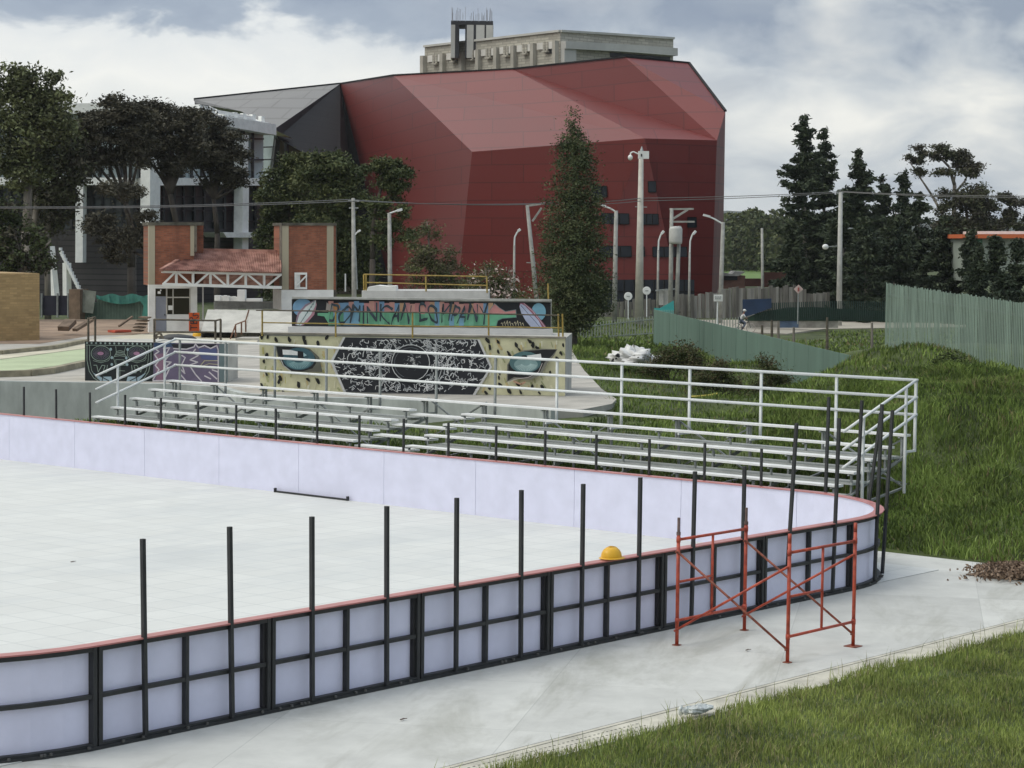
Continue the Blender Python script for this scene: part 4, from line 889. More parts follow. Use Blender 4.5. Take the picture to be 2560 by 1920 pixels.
# --- platform behind with yellow rail
b3 = zc(600, 480, 700); PPl = Plane(P(785, 645, 72), P(1056, 650, 72))
pf = thing("platform", "raised whitewashed platform with a bulging white cover behind the black graffiti wall", "platform", PPl.at(920, 680))
b = MB(); fbox(b, 962, 780, 1968, 1000, 2.5, 0, 0, b3, PPl); b.build("base", mat("whitewash", (.5, .5, .48), .85, var=.12, scale=1.5), pf)
b = MB(); q = [PPl.at(*b3(x, y), -.3) for x, y in ((1000, 779), (1010, 752), (1090, 738), (1160, 745), (1232, 742), (1236, 779))]; b.prism(q, -PPl.n*1.2); b.build("cover", M_white, pf)
rail("yellow_railing", "yellow railing around the raised platform in front of the red building", PPl, [(b3(978, 650), b3(980, 778)), (b3(996, 650), b3(996, 778)), (b3(1468, 660), b3(1470, 785)), (b3(1950, 665), b3(1952, 795)), ((1184, 612), (1185, 655))], [[b3(978, 650), b3(1950, 668)], [b3(1000, 714), b3(1950, 738)]], M_yellow, .024)

# --- face mural block and purple block
zf4 = zc(200, 780, 420)
FP = Plane(G(184, 822, ZP), G(490, 826, ZP))
def blk(name, label, u0, u1, vt0, vt1, dep, zbot=.5):
    t = thing(name, label, "skate ramp", FP.at((u0+u1)/2, 822)); p0, p1 = FP.at(u0, vt0), FP.at(u1, vt1); z = (p0.z+p1.z)/2
    b = MB(); b.prism([Vector((p0.x, p0.y, zbot)), Vector((p1.x, p1.y, zbot)), Vector((p1.x, p1.y, z)), Vector((p0.x, p0.y, z))], -FP.n*dep); b.build("block", M_concL, t); return t, z
t, zl = blk("mural_block", "skate block painted with a dark mask face with pink eyes", 184.5, 333, 738.5, 738.5, 2.2)
ar = Art(FP, .015, zf4); K = (26, 34, 36); LC = (142, 162, 148); LB = (150, 178, 186)
ar.poly([(65, 385), (968, 400), (965, 915), (65, 912)], K)
for i in range(15): ar.ell(92+60*i, 407+i, 13, 15, (150, 172, 164), 10)
ar.line([(80, 435), (955, 447)], 7, LC)
for s_, x in ((1, 92), (-1, 935)): ar.line([(x, 440), (x, 640), (x+s_*30, 780), (x+s_*90, 870), (x+s_*160, 912)], 8, LC); ar.line([(x+s_*35, 440), (x+s_*35, 620), (x+s_*62, 770), (x+s_*120, 860), (x+s_*190, 912)], 6, LC)
for x in (275, 750):
    ar.ring(x, 545, 128, 100, 8, LC); ar.ell(x, 545, 108, 78, (40, 42, 52)); ar.ring(x, 545, 108, 78, 5, (96, 104, 112))
    for i in range(22): a = 6.28*i/22; ar.line([(x+55*math.cos(a), 545+34*math.sin(a)), (x+98*math.cos(a), 545+70*math.sin(a))], 5, (112, 108, 124))
    ar.ell(x-5, 545, 42, 24, (172, 118, 152)); ar.line([(x-100, 640), (x, 668), (x+100, 640), (x+125, 600)], 6, LC)
ar.line([(470, 455), (480, 540), (440, 600), (470, 700), (600, 700), (620, 600), (580, 540), (600, 455)], 7, LC)
for k in range(4): ar.line([(480-10*k, 520+22*k), (525, 508+22*k), (575+8*k, 520+22*k)], 8, LC)
ar.line([(470, 625), (580, 630), (575, 690), (475, 685), (470, 625)], 6, LC)
for x, y in ((405, 490), (628, 492), (420, 600), (610, 605), (418, 690), (620, 690)): ar.ell(x, y, 17, 20, LB, 10)
for s_, cx_ in ((1, 280), (-1, 760)):
    ar.line([(cx_-100*s_, 700), (cx_-60*s_, 700), (cx_-40*s_, 790), (cx_+10*s_, 700), (cx_+50*s_, 705), (cx_+20*s_, 800), (cx_+70*s_, 800), (cx_+80*s_, 700)], 8, LC)
    ar.poly([(cx_-110*s_, 800), (cx_, 850), (cx_+130*s_, 850), (cx_+150*s_, 912), (cx_-10*s_, 912)], (150, 178, 190)); ar.line([(cx_-60*s_, 820), (cx_+100*s_, 905)], 12, K); ar.line([(cx_+20*s_, 845), (cx_+10*s_, 912)], 12, K)
ar.line([(525, 720), (525, 860)], 7, LC); ar.line([(480, 770), (590, 775)], 6, LC); ar.line([(500, 860), (600, 862)], 8, (110, 120, 100))
ar.build("painting", t)
t, zr_ = blk("mural_block", "skate block painted purple with jagged white figures", 333.3, 490, 741, 743, 2.2)
ar = Art(FP, .015, zf4); ar.poly([(970, 402), (1945, 418), (1945, 925), (966, 915)], (104, 92, 122)); ar.poly([(975, 404), (1250, 408), (1230, 455), (975, 470)], (52, 78, 118)); ar.poly([(1200, 420), (1800, 425), (1760, 470), (1600, 450), (1520, 440), (1400, 480), (1230, 470)], (36, 36, 44)); ar.poly([(1560, 480), (1800, 480), (1800, 640), (1600, 620)], (78, 88, 140)); ar.poly([(1830, 418), (1945, 420), (1945, 925), (1835, 922)], (96, 118, 122))
ar.poly([(990, 560), (1100, 540), (1090, 900), (1000, 900)], (140, 100, 124)); WC = (205, 198, 205)
for pts in ([(970, 470), (1040, 520), (980, 560), (1040, 640), (990, 700), (1040, 760), (960, 890)], [(1100, 480), (1180, 470), (1130, 560), (1180, 560), (1110, 650), (1200, 660), (1130, 720), (1180, 740), (1110, 890)], [(1230, 480), (1400, 490), (1500, 460), (1520, 420), (1560, 470), (1640, 440), (1720, 480), (1800, 440), (1820, 500), (1820, 920)],
            [(1340, 570), (1385, 600), (1340, 690), (1380, 810), (1330, 760)], [(1330, 830), (1390, 900)], [(1520, 490), (1480, 540), (1560, 570), (1450, 630), (1550, 660), (1440, 700), (1520, 820), (1600, 910)], [(1640, 840), (1720, 880)], [(1700, 790), (1800, 880)], [(1740, 760), (1820, 790)], [(960, 905), (1150, 900), (1200, 910)]):
    ar.line(pts, 16, WC)
ar.line([(1590, 700), (1640, 640), (1810, 640)], 10, (190, 184, 140)); ar.line([(1600, 715), (1700, 680), (1810, 690)], 8, (190, 184, 140)); ar.build("painting", t)
RF = Plane(G(184, 738.5, zl)-FP.n*.15, G(490, 742, zl)-FP.n*.15)
rail("metal_railing", "small rusty railing hoop above the left end of the mask mural", RF, [(zf4(108, 70), zf4(110, 395)), (zf4(200, 65), zf4(200, 390))], [[zf4(108, 90), zf4(200, 65)]], M_rustr, .03)
rail("metal_railing", "long dark railing above the purple mural in front of the gatehouse", RF, [(zf4(978, 95), zf4(980, 400)), (zf4(1783, 110), zf4(1783, 410)), (zf4(1852, 95), zf4(1852, 410))], [[zf4(970, 98), zf4(1783, 113), zf4(1858, 95)], [zf4(980, 262), zf4(1783, 265)]], M_rustr, .03)
SP = Plane(P(500, 735, 72), P(530, 700, 76))
rail("metal_railing", "brown stair handrail beside the sloping concrete ramp", Plane(G(500, 735, ZP), G(560, 735, ZP)), [(z5(960, 1090), z5(962, 1215)), (z5(1020, 1068), z5(1020, 1190)), (z5(1062, 1050), z5(1064, 1165))], [[z5(900, 1262), z5(962, 1090), z5(1062, 1052), z5(1096, 940)]], mat("brown_rail", (.16, .08, .05), .7, var=.3, scale=4), .03)
# small yellow helmet, black drum, timber frame on the blocks
p = G(*z5(573, 1205), ZP+.1); hard_hat((p.x, p.y, ZP+.08), 1.35, "small yellow hard hat on the plaza below the orange banner", 0)
t = thing("black_bundle", "flat black rubber bundle lying on the plaza behind the purple mural", "bundle", G(*z5(380, 1245), ZP+.1)); b = MB(); b.ball(G(*z5(380, 1240), ZP+.15), 1, (.9, .7, .22), noise=.08); b.build("bundle", M_dark, t, True)
t = thing("timber_trestle", "small dark A shaped timber frame behind the purple mural", "timber frame", G(*z5(195, 1240), ZP+.05)); b = MB()
for q in (((160, 1245), (165, 1190)), ((165, 1190), (205, 1180)), ((205, 1180), (245, 1248)), ((165, 1215), (222, 1215))): b.bar(P(*z5(*q[0]), 84), P(*z5(*q[1]), 84), .07)
b.build("frame", M_rustr, t)
# concrete ramps and stairs between the murals
rp = thing("concrete_ramp", "pale sloping concrete skate ramp between the gatehouse and the graffiti wall", "skate ramp", G(*z5(800, 1160), ZP))
zt_ = 1.9
def ramp(b, uv_b, uv_t, zb_, zt3):
    lo = [G(*z5(*p), zb_) for p in uv_b]; D0 = depth(lo[0]); hi = []
    for p in uv_t:
        q = P(*z5(*p), D0+2.0); hi.append(q)
    n = len(lo); V = lo+hi+[Vector((p.x, p.y, zb_-.3)) for p in hi]+[Vector((p.x, p.y, zb_-.3)) for p in lo]
    b.add(V, [(0, 1, n+1, n), (n, n+1, 2*n+1, 2*n), (2*n, 2*n+1, 3*n+1, 3*n), (0, n, 2*n, 3*n), (1, 3*n+1, 2*n+1, n+1)])
b = MB(); ramp(b, [(612, 1165), (1060, 1172)], [(680, 940), (1098, 945)], ZP+.3, 2); ramp(b, [(1062, 1172), (1530, 1180)], [(1100, 945), (1535, 958)], ZP+.3, 2); b.build("ramp_surface", M_concL, rp)
b = MB()
for k in range(3):
    q = [G(*z5(960-15*k, 1262-26*k*1.0), ZP), G(*z5(1200, 1262-26*k), ZP)]
    for i in (0,): a, c = q; b.prism([Vector((a.x, a.y, ZP)), Vector((c.x, c.y, ZP)), Vector((c.x, c.y, ZP+.14*(k+1))), Vector((a.x, a.y, ZP+.14*(k+1)))], -LP.n*1.5)
b.build("step", M_plaza, rp)
# iron fence and white slabs behind the ramp
IF = Plane(P(540, 670, 106), P(700, 670, 106))
t = thing("iron_fence", "dark iron picket fence under the gatehouse roof in front of white slabs", "fence", IF.at(600, 680)); b = MB()
for k in range(62): u, v0 = z5(748+11*k, 858); u, v1 = z5(748+11*k, 936); b.bar(IF.at(u, v0), IF.at(u, v1), .035)
b.build("pickets", M_galvD, t); b = MB(); b.bar(IF.at(*z5(745, 858)), IF.at(*z5(1430, 870)), .06); b.bar(IF.at(*z5(745, 920)), IF.at(*z5(1430, 930)), .06); b.build("rail", M_galvD, t)
t = thing("white_slabs", "row of upright white slabs stacked behind the iron fence", "slabs", IF.at(570, 700, -3)); b = MB()
for k in range(8): fbox(b, 748+29*k, 800-random.uniform(0, 10)+3*k, 775+29*k, 940, .5, -3-random.uniform(0, .5), 0, z5, IF)
fbox(b, 978, 742, 1056, 900, .6, -3.2, 0, z5, IF); fbox(b, 1070, 830, 1220, 940, .6, -3.2, 0, z5, IF); b.build("slab", M_white, t)

# ------------------------------------------------------------ left yard: tan brick wall, netted fence, pillar, planks
TB = Plane(G(-200, 742, ZP), G(86, 737, ZP)); t = thing("brick_block", "plain tan brick block at the left edge of the yard", "wall", G(40, 738, ZP))
b = MB(); a, c = G(-300, 743, ZP), G(85.5, 735, ZP); zt3 = TB.at(85, 591).z; b.prism([Vector((a.x, a.y, .5)), Vector((c.x, c.y, .5)), Vector((c.x, c.y, zt3)), Vector((a.x, a.y, zt3))], -TB.n*4)
b.build("wall", grid_mat("tan_brick", (.42, .29, .135), (.36, .26, .13), .34, .10, .012, .9, .16, .8, frame=(tuple(TB.d), (0, 0, 1), (0, 0, 0)), offset=.5, stain=(.26, .17, .08), stain_scale=1.5, stain_amt=.5, stain_stretch=(.4, 2, 1)), t)
YP = Plane(P(90, 700, 118), P(330, 700, 116))
def yr(x0, y0, x1, y1, b, dep=.4, o=0, m=0): fbox(b, x0, y0, x1, y1, dep, o, m, z2, YP)
t = thing("dark_mesh_fence", "black mesh hoarding along the path left of the brick pillar", "fence", YP.at(110, 690)); b = MB(); yr(318, 818, 545, 975, b, .08); b.build("mesh", mat("black_mesh", (.025, .025, .04), .9, var=.3, scale=1), t); b = MB()
for x in (330, 455, 540): b.bar(YP.at(*z2(x, 800), .1), YP.at(*z2(x, 990), .1), .08)
b.build("post", M_galvD, t)
t = thing("brick_pillar", "rough brown brick pillar at the end of the netted fence", "pillar", YP.at(180, 735, .5)); b = MB(); yr(545, 768, 632, 1065, b, .9, .6); b.build("shaft", mat("brown_brick", (.20, .14, .095), .9, var=.3, scale=2), t)
t = thing("netted_fence", "green picket fence hung with teal shade netting left of the gatehouse", "fence", YP.at(250, 735)); b = MB()
for k in range(45): x = 640+12*k; b.bar(YP.at(*z2(x, 840 if x > 760 else 870)), YP.at(*z2(x, 1010)), .06)
b.build("pickets", mat("grey_green_pickets", (.13, .19, .15), .8, var=.2, scale=1), t)
b = MB(); m_ = 16
up_pts = [YP.at(*z2(760+(1175-760)*i/m_, 812+10*math.sin(i)), .2) for i in range(m_+1)]; lo_pts = [YP.at(*z2(760+(1175-760)*i/m_, 840+45*math.sin(math.pi*i/m_)), .25+.1*math.sin(i*2)) for i in range(m_+1)]
for i in range(m_): b.poly([up_pts[i], up_pts[i+1], lo_pts[i+1], lo_pts[i]])
b.poly([YP.at(*z2(x, y), .3) for x, y in ((1100, 850), (1170, 820), (1172, 980), (1120, 990), (1135, 900))]); b.build("netting", mat("teal_netting", (.05, .20, .16), .85, var=.3, scale=1.2), t, recalc=False)
b = MB(); q = [YP.at(*z2(x, y), .4) for x, y in ((655, 770), (760, 785), (735, 960), (650, 950))]; b.poly(q); b.build("grey_sheet", mat("grey_sheet", (.2, .22, .19), .8, var=.4, scale=1), t, recalc=False)
t = thing("pallet_stack", "stack of worn wooden pallets leaning at the left of the gatehouse", "pallets", P(305, 712, 99)); b = MB()
for k in range(5):
    x0, y0 = 1095-14*k, 985+26*k
    b.prism([P(*z2(x, y), 97+.1*k) for x, y in ((x0, y0), (x0+75, y0+6), (x0+68, y0+17), (x0-6, y0+10))], Vector((cF.x, cF.y, 0))*1.0)
b.build("pallet", mat("old_wood", (.16, .115, .08), .9, var=.35, scale=2), t)
t = thing("timber_planks", "loose pale timber planks lying on the dirt beside the brick pillar", "planks", G(*z2(650, 1080), ZP)); 
for q0, q1, pw_, ph_ in (((590, 1090, 96), (720, 1010, 97), .25, .12), ((500, 1080, 96), (560, 1020, 97), .5, .2), ((940, 1060, 98), (1045, 985, 99), .08, .08)):
    b = MB(); b.bar(P(*z2(*q0[:2]), q0[2]), P(*z2(*q1[:2]), q1[2]), pw_, ph_); b.build("plank", MATS["old_wood"], t)
t = thing("red_debris", "thin strip of red plastic lying on the dirt near the pallets", "debris", G(*z2(950, 1098), ZP)); b = MB(); b.bar(G(*z2(880, 1100), ZP+.08), G(*z2(1010, 1096), ZP+.08), .5, .1); b.build("strip", mat("red_plastic", (.5, .09, .05), .6, var=.3, scale=3), t)
# ------------------------------------------------------------ vegetation
def leafmat(name, c1, c2, rough=.7, scale=.5):
    m = mat(name, c1, rough, col2=c2, var=.0, scale=scale, spec=.25, ramp=(.4, .6)); return m
def crown(name, blobs, D, n, size, clump, mats, parent, hollow=.55, flat_=1.0, up=.0, nclump=None, thick=1.0, clumpy=0):
    """blobs in picture pixels (u, v, ru, rv) standing at distance D (optional 5th value = depth offset)"""
    if name == 'crown' or name == 'foliage': n = int(n*(2.8 if size > .12 else 1.6)); size *= .6; clump *= .8
    C = []; R = []; wts = []
    if clumpy:
        nb_ = []
        for bb in blobs:
            u, v, ru, rv = bb[:4]; m_ = max(3, int(ru*rv/(clumpy*clumpy*.6)*1.05))
            for _ in range(m_):
                a_ = random.uniform(0, 6.28); q_ = random.random()**.42; w2 = clumpy*random.uniform(.6, 1.35)
                nb_.append((u+ru*q_*math.cos(a_)*1.04, v+rv*q_*math.sin(a_)*1.04, w2, w2*.58, random.uniform(-1, 1)*ru*D/FD*.9*math.sqrt(max(0, 1-q_*q_))))
        blobs = nb_; clump *= .5
    for bb in blobs:
        u, v, ru, rv = bb[:4]; dd = bb[4] if len(bb) > 4 else 0
        c = P(u, v, D+dd); k = (D+dd)/FD; C.append(tuple(c)); R.append((ru*k, ru*k*.9*thick, rv*k)); wts.append((ru*ru*rv)**.85)
    C = np.array(C); R = np.array(R); wts = np.array(wts); wts /= wts.sum()
    nc = nclump or max(6, n//44); bi = rng.choice(len(C), nc, p=wts)
    d = rng.normal(size=(nc, 3)); d /= np.linalg.norm(d, axis=1)[:, None]; rad = hollow+(1-hollow)*rng.random(nc)**.6
    axes = np.array([tuple(cR), (cF.x, cF.y, 0), (0, 0, 1)])
    cc = C[bi]+((d*rad[:, None]*R[bi]) @ axes)
    ci = rng.integers(0, nc, n); csz = clump*rng.uniform(.6, 1.4, nc)
    p = cc[ci]+rng.normal(size=(n, 3))*csz[ci][:, None]*np.array([1, 1, .6*flat_])
    a = rng.normal(size=(n, 3)); a[:, 2] *= .7; a /= np.linalg.norm(a, axis=1)[:, None]
    t = np.cross(a, rng.normal(size=(n, 3))); t /= np.linalg.norm(t, axis=1)[:, None]
    s = size*rng.uniform(.6, 1.35, n)[:, None]
    V = np.stack([p-a*s, p+t*s*.45, p+a*s, p-t*s*.45], 1).reshape(-1, 3)
    F = np.arange(n*4).reshape(n, 4); mi = (rng.random(nc) > .5).astype(int)[ci] if len(mats) > 1 else np.zeros(n, int)
    return tri_mesh(name, V, F, mats, mi, parent, 4)
def trunk(paths, D, parent, m, name="trunk"):
    b = MB()
    for pts, r0_, r1_ in paths:
        n = len(pts); pp = [P(p[0], p[1], D+(p[2] if len(p) > 2 else 0)) for p in pts]
        if pts[0][1] >= 600: pp[0].z = min(pp[0].z, gz(pp[0])-.1)
        b.path(pp, [r0_+(r1_-r0_)*i/(n-1) for i in range(n)], 7)
    return b.build(name, m, parent, True)
M_bark = mat("grey_bark", (.20, .18, .15), .9, var=.4, scale=1.5, stretch=(2, 2, .4)); M_barkD = mat("dark_bark", (.06, .05, .04), .9, var=.4, scale=1.5)
L_euc = [leafmat("eucalyptus_leaf", (0.0780, 0.0936, 0.0390), (0.1690, 0.1885, 0.0845)), leafmat("eucalyptus_leaf_dark", (0.0455, 0.0520, 0.0260), (0.0975, 0.1066, 0.0520))]
L_aca = [leafmat("acacia_leaf", (0.0364, 0.0351, 0.0234), (0.0780, 0.0728, 0.0494)), leafmat("acacia_leaf_light", (0.0520, 0.0494, 0.0338), (0.1040, 0.0962, 0.0650))]
L_mid = [leafmat("broad_leaf", (0.0364, 0.0520, 0.0195), (0.0806, 0.1040, 0.0390)), leafmat("broad_leaf_light", (0.0585, 0.0728, 0.0260), (0.1235, 0.1365, 0.0520))]
L_con = [leafmat("conifer_needles", (0.0208, 0.0338, 0.0195), (0.0468, 0.0650, 0.0351)), leafmat("conifer_needles_light", (0.0312, 0.0442, 0.0234), (0.0650, 0.0832, 0.0416))]
L_cyp = [leafmat("cypress_foliage", (0.0364, 0.0546, 0.0234), (0.0780, 0.0975, 0.0390), scale=1.2), leafmat("cypress_foliage_light", (0.0520, 0.0676, 0.0260), (0.1105, 0.1235, 0.0546), scale=1.2)]
def tree(label, cat, D, blobs, n, size, clump, mats, trunks, tm, group=None, base=None, clumpy=11, **k):
    u, v = base or trunks[0][0][0][:2]; p = P(u, v, D); t = thing("tree", label, cat, Vector((p.x, p.y, gz(p))), group)
    crown("crown", blobs, D, n, size*.85, clump, mats, t, clumpy=clumpy, **k); trunk(trunks, D, t, tm); return t
TG = "trees in front of the glass building"
tree("tall pale trunked eucalyptus at the far left edge, its crown reaching highest there", "tree", 118, [(20, 185, 48, 42), (75, 195, 50, 48), (30, 250, 55, 45), (105, 235, 40, 40), (70, 300, 58, 45), (10, 330, 40, 40), (50, 370, 45, 35), (125, 290, 30, 40)], 6200, .26, .75, L_euc,
     [([(55, 640), (58, 500), (62, 380), (60, 260), (70, 190)], .34, .08), ([(62, 420), (30, 330), (15, 240)], .14, .04), ([(61, 380), (95, 290), (105, 230)], .13, .04), ([(60, 300), (40, 230), (35, 180)], .1, .03)], M_bark, TG, hollow=.3, up=1)
tree("dark slender eucalyptus between the leftmost tree and the white column", "tree", 122, [(110, 330, 45, 50), (140, 380, 38, 45), (100, 410, 40, 36), (138, 440, 26, 30), (95, 480, 28, 26), (150, 330, 25, 40)], 4600, .24, .7, [L_euc[1], L_aca[1]],
     [([(74, 640), (73, 520), (80, 420), (100, 340)], .30, .07), ([(104, 640), (102, 500), (118, 430), (128, 360)], .2, .06), ([(80, 480), (60, 440), (50, 400)], .1, .03)], M_bark, TG, hollow=.3)
tree("low dark bushy tree at the left edge above the tan brick block", "tree", 112, [(10, 470, 45, 40), (40, 530, 50, 40), (5, 560, 45, 45), (88, 565, 26, 24)], 3600, .22, .6, [L_aca[0], L_mid[0]], [([(46, 640), (44, 560), (30, 500)], .22, .06), ([(46, 590), (90, 540), (110, 520)], .1, .04)], M_bark, TG, hollow=.3)
def fan(bx, by, mx, my, tips, r): 
    L = [([(bx, 655), (bx-1, (by+655)/2), (bx, by), (mx, my)], r, r*.6)]
    for (x, y) in tips: L.append(([(mx, my), ((mx*2+x)/3+random.uniform(-4, 4), (my*2+y)/3), ((mx+2*x)/3+random.uniform(-5, 5), (my+2*y)/3), (x, y)], r*.5, .035))
    return L
tree("umbrella crowned dark tree with fanning branches, just right of the white column", "tree", 124, [(205, 245, 38, 26), (248, 232, 42, 24), (285, 250, 30, 24), (190, 285, 32, 28), (240, 275, 52, 26), (180, 330, 26, 30), (225, 310, 45, 30), (285, 300, 34, 30), (300, 340, 16, 20), (305, 262, 26, 26), (250, 345, 34, 16), (195, 350, 26, 26), (165, 375, 16, 22)], 9000, .20, .62, L_aca,
     fan(285, 500, 272, 440, [(185, 320), (205, 300), (235, 290), (262, 280), (290, 290), (310, 300), (195, 370), (220, 250), (255, 245)], .26), M_barkD, TG, hollow=.35, flat_=.7)
tree("umbrella crowned dark tree with fanning branches, rising behind the left brick tower", "tree", 127, [(335, 240, 34, 20), (372, 250, 38, 22), (325, 280, 38, 26), (375, 290, 44, 26), (345, 320, 45, 22), (400, 325, 32, 30), (345, 345, 34, 18), (385, 360, 24, 16), (408, 285, 26, 30), (310, 310, 22, 26)], 7500, .20, .6, L_aca,
     fan(385, 500, 368, 420, [(310, 320), (330, 300), (350, 290), (375, 300), (395, 300), (345, 260), (375, 260), (415, 320), (330, 345)], .25), M_barkD, TG, hollow=.35, flat_=.7)
tree("umbrella crowned dark tree whose crown touches the white roof frame", "tree", 130, [(425, 250, 28, 18), (455, 268, 38, 20), (430, 295, 36, 24), (475, 300, 42, 24), (450, 335, 48, 26), (500, 345, 26, 28), (480, 372, 40, 18), (505, 385, 24, 20), (425, 350, 28, 20), (440, 385, 28, 12)], 7800, .20, .6, L_aca,
     fan(470, 505, 462, 430, [(415, 360), (425, 320), (450, 320), (475, 310), (495, 340), (512, 370), (440, 280), (480, 290), (520, 400)], .22), M_barkD, TG, hollow=.35, flat_=.7)
tree("low spreading dark tree with bare crooked limbs, left of the brick tower", "tree", 116, [(225, 505, 35, 18), (265, 520, 45, 20), (215, 480, 25, 14), (300, 500, 24, 16), (250, 545, 30, 12), (260, 410, 40, 16), (320, 470, 20, 14)], 4200, .17, .5, L_aca,
     [([(352, 655), (345, 590), (325, 560), (290, 545), (262, 525)], .13, .05), ([(325, 560), (300, 520), (285, 480), (262, 420)], .1, .03), ([(290, 545), (250, 530), (215, 505)], .07, .02), ([(300, 520), (255, 505), (225, 480)], .06, .02)], M_barkD, TG, hollow=.2)
TC = "trees between the gatehouse and the red building"
tree("broad dark green tree behind the right brick tower", "tree", 138, [(640, 365, 36, 30), (605, 395, 36, 30), (660, 400, 50, 35), (590, 430, 26, 28), (625, 455, 50, 35), (600, 520, 40, 50), (590, 590, 40, 50)], 11500, .24, .65, L_mid, [([(620, 655), (622, 540), (630, 440), (645, 380)], .3, .08), ([(628, 450), (595, 410)], .1, .04)], M_barkD, TC, hollow=.4)
tree("round topped dark green tree against the charcoal wall", "tree", 134, [(705, 358, 45, 24), (745, 372, 38, 28), (700, 395, 60, 30), (765, 410, 24, 32), (720, 440, 55, 35), (690, 490, 55, 45), (755, 480, 36, 45), (720, 560, 60, 60), (780, 560, 30, 60)], 14000, .24, .65, L_mid, [([(715, 655), (716, 560), (712, 460), (705, 390)], .3, .08), ([(714, 480), (750, 410)], .12, .04), ([(713, 470), (680, 400)], .1, .04)], M_barkD, TC, hollow=.4)
tree("slim leaning tree with separate leaf clumps in front of the red wall", "tree", 128, [(812, 358, 24, 16), (845, 368, 30, 16), (872, 382, 22, 16), (840, 398, 26, 12), (868, 408, 18, 9), (850, 440, 24, 12), (872, 458, 16, 10), (880, 505, 16, 12), (852, 490, 26, 14), (830, 512, 24, 12), (815, 450, 20, 16)], 5200, .2, .5, L_mid,
     [([(803, 655), (805, 560), (806, 500), (812, 440), (826, 400), (822, 362)], .2, .05), ([(812, 445), (840, 420), (862, 385)], .08, .03), ([(808, 495), (835, 480), (868, 505)], .07, .03), ([(810, 460), (845, 445), (870, 455)], .06, .03)], M_barkD, TC, hollow=.2)
tree("thin see through olive sapling in front of the red wall", "tree", 118, [(924, 500, 20, 28), (915, 545, 28, 30), (950, 555, 32, 32), (925, 590, 42, 28), (965, 600, 40, 28), (1010, 612, 40, 14), (905, 605, 30, 20)], 3400, .15, .55, [leafmat("olive_leaf", (0.0780, 0.0715, 0.0390), (0.1430, 0.1235, 0.0715)), L_mid[1]], [([(930, 660), (930, 580), (925, 500), (922, 478)], .08, .02), ([(930, 600), (955, 560)], .04, .015), ([(930, 620), (975, 595)], .04, .015), ([(930, 590), (905, 550)], .04, .015)], M_bark, TC, hollow=.1)
def fl_bush():
    D = 86; t = thing("flowering_bush", "sparse bush with white and pink blossoms right of the yellow railed platform", "bush", P(1060, 690, D))
    bl_ = [(1050, 600, 34, 22), (1085, 608, 34, 24), (1030, 622, 28, 24), (1105, 630, 28, 22), (1065, 640, 45, 26), (1130, 640, 26, 14), (1060, 580, 20, 14)]
    crown("crown", bl_, D, 2600, .085, .28, L_mid, t, hollow=.1); crown("blossom", bl_, D, 300, .085, .18, [mat("pale_blossom", (.62, .5, .46), .7)], t, hollow=.8, nclump=150)
    b = MB()
    for k in range(26):
        u = random.uniform(1035, 1120); b.path([P(1065+random.uniform(-14, 14), 700, D), P((1065+u)/2+random.uniform(-5, 5), 650, D+random.uniform(-1, 1)), P(u, random.uniform(575, 630), D+random.uniform(-1, 1))], [.03, .02, .01], 5)
    b.build("stem", M_bark, t)
fl_bush()
def cypress():
    D = 96; base = P(1238, 692, D); t = thing("cypress", "tall dense conical cypress standing between the graffiti wall and the iron fence", "tree", Vector((base.x, base.y, gz(base))))
    prof = [(255, 9), (268, 13), (285, 13), (300, 12), (312, 26), (330, 36), (360, 42), (400, 50), (440, 58), (480, 66), (520, 68), (560, 72), (600, 74), (630, 76), (655, 72), (680, 52), (700, 30)]
    bl_ = []
    for i, (v, w) in enumerate(prof):
        cu_ = 1240+ (2 if v > 300 else 0) - (4 if 500 < v < 620 else 0); k = D/FD
        nb = 1 if w < 20 else 5
        for j in range(nb):
            a = 2*math.pi*j/nb+i; bl_.append((cu_+w*.55*math.cos(a)*(nb > 1), v, w*(.55 if nb > 1 else 1), 24, w*.55*k*math.sin(a)*(nb > 1)))
    crown("crown", bl_, D, 34000, .10, .24, L_cyp, t, hollow=.6, nclump=1500); b = MB(); b.tube(t.location, P(1241, 300, D), .2, .05); b.build("trunk", M_barkD, t)
cypress()
